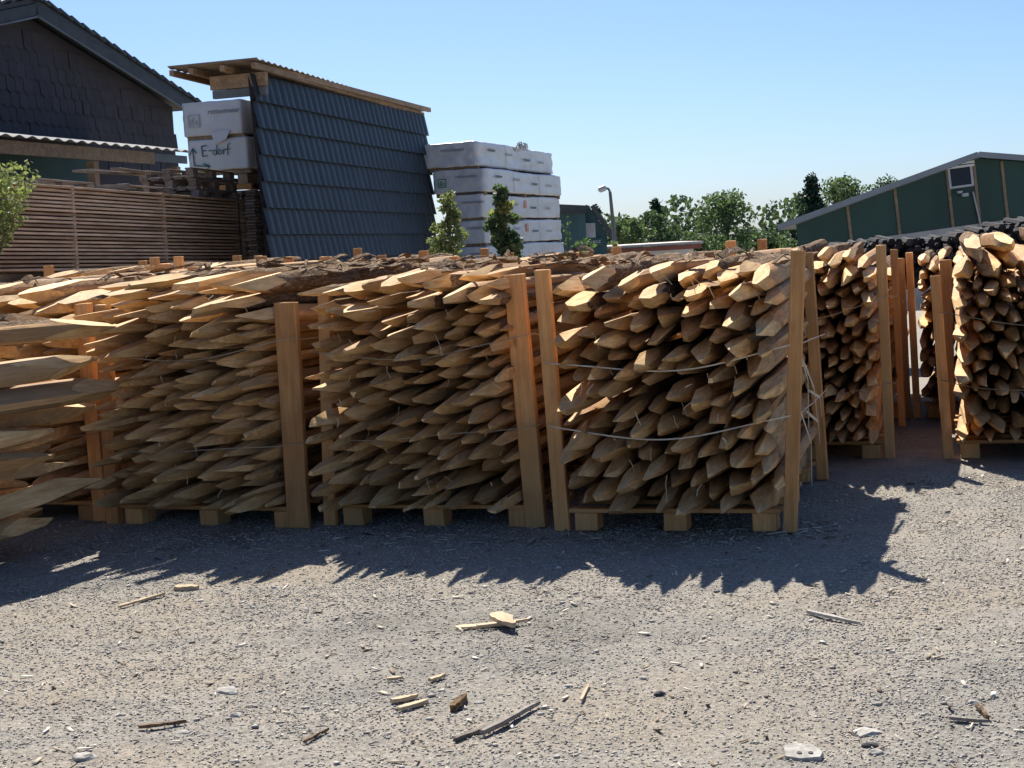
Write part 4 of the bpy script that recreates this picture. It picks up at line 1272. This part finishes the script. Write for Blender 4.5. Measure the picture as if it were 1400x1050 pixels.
m = MB(); rr = random.Random(19)
for CMx, w_, zt_, n in ((CM1, 1.3, 1.53, 90), (CM2, 1.3, 1.5, 90), (CM3, 1.25, 1.45, 60), (CM00, 1.2, 1.5, 60)):
    for i in range(n):
        x_ = rr.uniform(-w_ / 2, w_ / 2); y_ = rr.uniform(.1, 2.0)
        p = CMx @ Vector((x_, y_, zt_ - .03 + rr.uniform(-.03, .05))); d = (CMx.to_3x3() @ Vector((rr.gauss(0, .25), 1, rr.gauss(0, .07)))).normalized()
        L = rr.uniform(.08, .45); c_ = Vector((0, 0, rr.uniform(-.02, .035)))
        m.ribbon([p, p + d * L * .35 + c_ * .8, p + d * L * .7 + c_, p + d * L], rr.uniform(.008, .05), (rr.gauss(0, .4), rr.gauss(0, .4), 1), rr.uniform(.003, .009))
tag(m.build('bark_shreds', M['bark']), kind='stuff')

# ------------------------------------------------------------------ gravel, chips, litter
def scatter_xy(n, r, y0=4.2, y1=9.6, pad=.35):
    y = np.sqrt(r.uniform(y0 ** 2, y1 ** 2, n)); x = r.uniform(-1, 1, n) * (y * .345 + pad)
    return x, y


def stones(n, s0, s1, seed, pw=2.0, flat=.6):
    r = np.random.default_rng(seed); x, y = scatter_xy(int(n * 2), r)
    den = .25 + 1.5 * np.clip(vnoise(x * 1.7, y * 1.7, 21) * .6 + vnoise(x * 6, y * 6, 22) * .55 - .25, 0, 1)
    kp = np.argsort(r.uniform(size=len(x)) / den)[:n]; x, y = x[kp], y[kp]
    s = s0 + (s1 - s0) * r.uniform(0, 1, n) ** pw
    base = np.array([(1, 0, 0), (-1, 0, 0), (0, 1, 0), (0, -1, 0), (0, 0, 1), (0, 0, -1)], float)
    F0 = np.array([(0, 2, 4), (2, 1, 4), (1, 3, 4), (3, 0, 4), (2, 0, 5), (1, 2, 5), (3, 1, 5), (0, 3, 5)])
    V = base[None] * s[:, None, None] * .5 * r.uniform(.6, 1.35, (n, 6, 3)) + r.normal(size=(n, 6, 3)) * s[:, None, None] * .1
    V[:, :, 2] *= flat
    a = r.uniform(0, 6.28, n); ca, sa = np.cos(a), np.sin(a)
    X_ = V[:, :, 0] * ca[:, None] - V[:, :, 1] * sa[:, None]; Y_ = V[:, :, 0] * sa[:, None] + V[:, :, 1] * ca[:, None]
    V[:, :, 0], V[:, :, 1] = X_ + x[:, None], Y_ + y[:, None]
    V[:, :, 2] += (ground_z(x, y) + s * flat * .3)[:, None]
    F = (F0[None] + (np.arange(n) * 6)[:, None, None]).reshape(-1, 3)
    return V.reshape(-1, 3), F


Va, Fa = stones(125000, .004, .0145, 1, 2.3, .55); Vb, Fb = stones(2000, .011, .034, 2, 3.0, .4)
tag(link('gravel', raw_mesh('gravel', np.concatenate([Va, Vb]), np.concatenate([Fa, Fb + len(Va)]), M['stone'])), kind='stuff')
# chips of wood and bark strewn in the gravel
r = np.random.default_rng(4); n = 5200
x, y = scatter_xy(n, r); L = .007 + .05 * r.uniform(0, 1, n) ** 5; w = L * r.uniform(.12, .4, n); a = r.uniform(0, 6.28, n)
m_ = slice(0, 1500); cr_ = r.uniform(0, 1, 1500)
x[m_] = -2.6 + 4.3 * cr_; y[m_] = 9.0 - .75 * cr_ - np.abs(r.normal(size=1500)) * .35; L[m_] *= 1.5
z = ground_z(x, y) + .005
ca, sa = np.cos(a), np.sin(a); til = r.normal(size=n) * .004
V = np.zeros((n, 8, 3))
for i, (sx, sy, sz) in enumerate([(p, q, u) for p in (-1, 1) for q in (-1, 1) for u in (0, 1)]):
    lx, ly = sx * L / 2 * r.uniform(.8, 1.1, n), sy * w / 2 * r.uniform(.6, 1.1, n)
    V[:, i, 0] = x + lx * ca - ly * sa; V[:, i, 1] = y + lx * sa + ly * ca; V[:, i, 2] = z + sz * .003 + sx * til
F0 = np.array([(0, 1, 3, 2), (4, 6, 7, 5), (0, 4, 5, 1), (2, 3, 7, 6), (0, 2, 6, 4), (1, 5, 7, 3)])
tag(link('wood_chips', raw_mesh('wood_chips', V.reshape(-1, 3), (F0[None] + (np.arange(n) * 8)[:, None, None]).reshape(-1, 4), M['chip'])), kind='stuff')


def sliver(name, label, a, b, w, th, mat, cat='splinter', group=None, lift=.012, seed=0, tilt=0.0):
    A, B = G(*a), G(*b); rr = random.Random(seed)
    A.z = float(ground_z(A.x, A.y)) + lift; B.z = float(ground_z(B.x, B.y)) + lift + tilt
    d = B - A; L = d.length; d.normalize(); s_ = d.cross(UP).normalized(); u_ = s_.cross(d)
    n = 7; m = MB(); vs = []
    for i in range(n + 1):
        t = i / n; k_ = (.55 + .45 * math.sin(math.pi * min(1, t * 1.1 + .12))) * rr.uniform(.8, 1.1)
        if i == n: k_ *= .35
        c = rr.uniform(-.08, .08) * w
        for sx, sz in ((-1, -1), (1, -1), (1.0, 1), (-1, 1)):
            vs.append((L * t + rr.uniform(-.004, .004) , sx * w / 2 * k_ + c, sz * th / 2 * rr.uniform(.7, 1.1)))
    fs = []
    for i in range(n):
        for q in range(4): fs.append((i * 4 + q, i * 4 + (q + 1) % 4, i * 4 + 4 + (q + 1) % 4, i * 4 + 4 + q))
    fs += [(3, 2, 1, 0), (n * 4, n * 4 + 1, n * 4 + 2, n * 4 + 3)]
    m.add([(y_, x_, z_) for x_, y_, z_ in vs], fs)
    o = m.build(name, mat, None, frame(A, -s_, d, u_))
    return tag(o, label, cat, group)


sl = M['splinter']
sliver('splinter', 'long thin pale splinter lying on gravel before the left crate', (163, 834), (226, 817), .022, .012, sl, seed=1)
sliver('wood_offcut', 'short flat pale offcut near the stake shadows at left', (240, 807), (272, 806), .06, .022, sl, 'offcut', seed=2)
sliver('splinter', 'long pale lath under the short crosswise piece, centre foreground', (624, 859), (700, 851), .045, .012, sl, 'splinter', 'crossed splinters', seed=3)
sliver('splinter', 'thin pale lath beside the longer one, centre foreground', (652, 861), (722, 849), .03, .012, sl, 'splinter', 'crossed splinters', seed=4, lift=.02)
sliver('splinter', 'short pale piece lying across two laths, centre foreground', (679, 847), (702, 863), .075, .018, sl, 'splinter', 'crossed splinters', seed=5, lift=.04)
sliver('stick', 'upper of two small pale sticks side by side in the foreground', (536, 964), (572, 955), .024, .016, sl, 'stick', 'two small sticks', seed=6)
sliver('stick', 'lower of two small pale sticks side by side in the foreground', (546, 973), (586, 962), .026, .016, sl, 'stick', 'two small sticks', seed=7)
sliver('bark_strip', 'long grey bark strip in the bottom centre, nearer one', (660, 1012), (738, 968), .026, .016, M['greywood'], 'bark strip', 'bark strips', seed=8, lift=.018)
sliver('bark_strip', 'thin dark bark strip beside the longer one, bottom centre', (622, 1018), (694, 988), .022, .014, M['greywood'], 'bark strip', 'bark strips', seed=9)
sliver('bark_strip', 'small dark bark chip upright near the two small sticks', (619, 974), (638, 958), .03, .03, M['bark'], 'bark chip', seed=10)
sliver('splinter', 'slender pale peeled sliver on gravel right of the shadow', (1104, 836), (1177, 855), .024, .014, M['palestone'], 'splinter', seed=11)
sliver('splinter', 'brown splinter at the lower right among stones', (1298, 985), (1352, 988), .02, .012, M['greywood'], 'splinter', seed=12)
sliver('twig', 'short dark twig at the lower right edge', (1335, 969), (1352, 984), .016, .012, M['bark'], 'twig', seed=13)
sliver('stick', 'thin pale stick under the middle crate', (548, 700), (562, 712), .012, .008, sl, 'stick', seed=14, lift=.02)
sliver('strap_end', 'pale strap end lying under the right front crate corner', (1048, 731), (1105, 725), .014, .005, M['strap'], 'strap', seed=15)
sliver('stick', 'small pale stick in front of the right bark strip', (795, 962), (806, 940), .012, .008, sl, 'stick', seed=16)
sliver('twig', 'thin twig in the left foreground', (415, 1020), (450, 1002), .01, .01, M['bark'], 'twig', seed=17)
sliver('splinter', 'broken brown splinter in the left foreground', (190, 998), (255, 990), .016, .012, M['bark'], 'splinter', seed=18)
sliver('wood_chip', 'pale chip above the two small sticks', (530, 933), (552, 930), .02, .012, sl, 'chip', seed=19)
sliver('splinter', 'short brown splinter left of the crossed laths', (588, 934), (610, 926), .025, .012, sl, 'splinter', seed=20)


def rock(label, px, py, w, mat, seed, flat=.45, name='stone', cat='stone'):
    g = G(px, py); rr = random.Random(seed)
    bm = bmesh.new(); bmesh.ops.create_icosphere(bm, subdivisions=2, radius=.5)
    for v in bm.verts:
        q = 1 + .3 * mnoise.noise(v.co * 2.2 + Vector((seed * 3.3, 0, 0))) + .15 * mnoise.noise(v.co * 5 + Vector((0, seed, 0)))
        v.co *= q; v.co.x *= w; v.co.y *= w * rr.uniform(.55, .9); v.co.z = max(-.3, v.co.z) * w * flat
    me = bpy.data.meshes.new(name); bm.to_mesh(me); bm.free(); me.materials.append(mat)
    o = link(name, me, None, Matrix.Translation((g.x, g.y, float(ground_z(g.x, g.y)) + w * flat * .04)) @ Matrix.Rotation(rr.uniform(-.6, .6), 4, 'Z'))
    return tag(o, label, cat)


rock('flat pale stone in the left foreground', 312, 942, .1, M['palestone'], 1, .3)
rock('pale stone fragment at the bottom left edge', 116, 1042, .085, M['palestone'], 2, .4)
rock('small black stone in the right of centre foreground', 902, 953, .045, M['darkstone'], 3, .6)
rock('rounded pale stone in the lower right', 1330, 963, .04, M['palestone'], 4, .6)
rock('pale crumbled stone above the two-hole piece', 1188, 1000, .095, M['palestone'], 5, .25)
rock('small pale stone beside the crumbled one', 1197, 1028, .05, M['palestone'], 6, .5)
rock('pale stone between bark strips and two-hole piece', 775, 942, .045, M['palestone'], 7, .4)
rock('small pale stone right of the two sticks', 655, 962, .04, M['palestone'], 8, .4)
rock('pale chip of stone above the crossed laths', 592, 818, .05, M['palestone'], 9, .3)
rock('dark grey stone at the right edge of the shadow', 1245, 664, .06, M['darkstone'], 10, .4)
rock('pale stone at the far left foreground', 165, 979, .04, M['palestone'], 11, .4)
rock('pale stone in the lower left, under the flat one', 322, 976, .055, M['palestone'], 12, .4)
rock('small pale stone at the bottom, left of centre', 250, 1000, .05, M['palestone'], 13, .35)
rock('grey blue stone at the bottom right of centre', 1190, 1018, .055, M['darkstone'], 14, .5)
# flat pale piece with two bolt holes
g = G(1098, 1033)
pl = thing('concrete_shard', 'flat pale shard with two dark holes at the bottom edge', 'shard', M=Matrix.Translation((g.x, g.y, float(ground_z(g.x, g.y)) + .004)) @ Matrix.Rotation(R(-8), 4, 'Z') @ Matrix.Rotation(R(8), 4, 'X'))
m = MB(); out = [(-.055, -.04), (-.01, -.055), (.05, -.045), (.062, -.01), (.03, .04), (-.02, .05), (-.06, .03)]
m.add([(x_, y_, 0) for x_, y_ in out] + [(x_ * .96, y_ * .96, .016) for x_, y_ in out], [tuple(range(7)), tuple(range(7, 14))[::-1]] + [(i, (i + 1) % 7, 7 + (i + 1) % 7, 7 + i) for i in range(7)])
m.build('slab', M['palestone'], pl)
for xx in (-.012, .022):
    m = MB(); m.tube([(xx, -.02, .012), (xx, -.02, .0185)], .008, 8); m.build('hole_shade_disc', M['darkstone'], pl)  # solid dark discs on the slab stand in for shade inside the holes
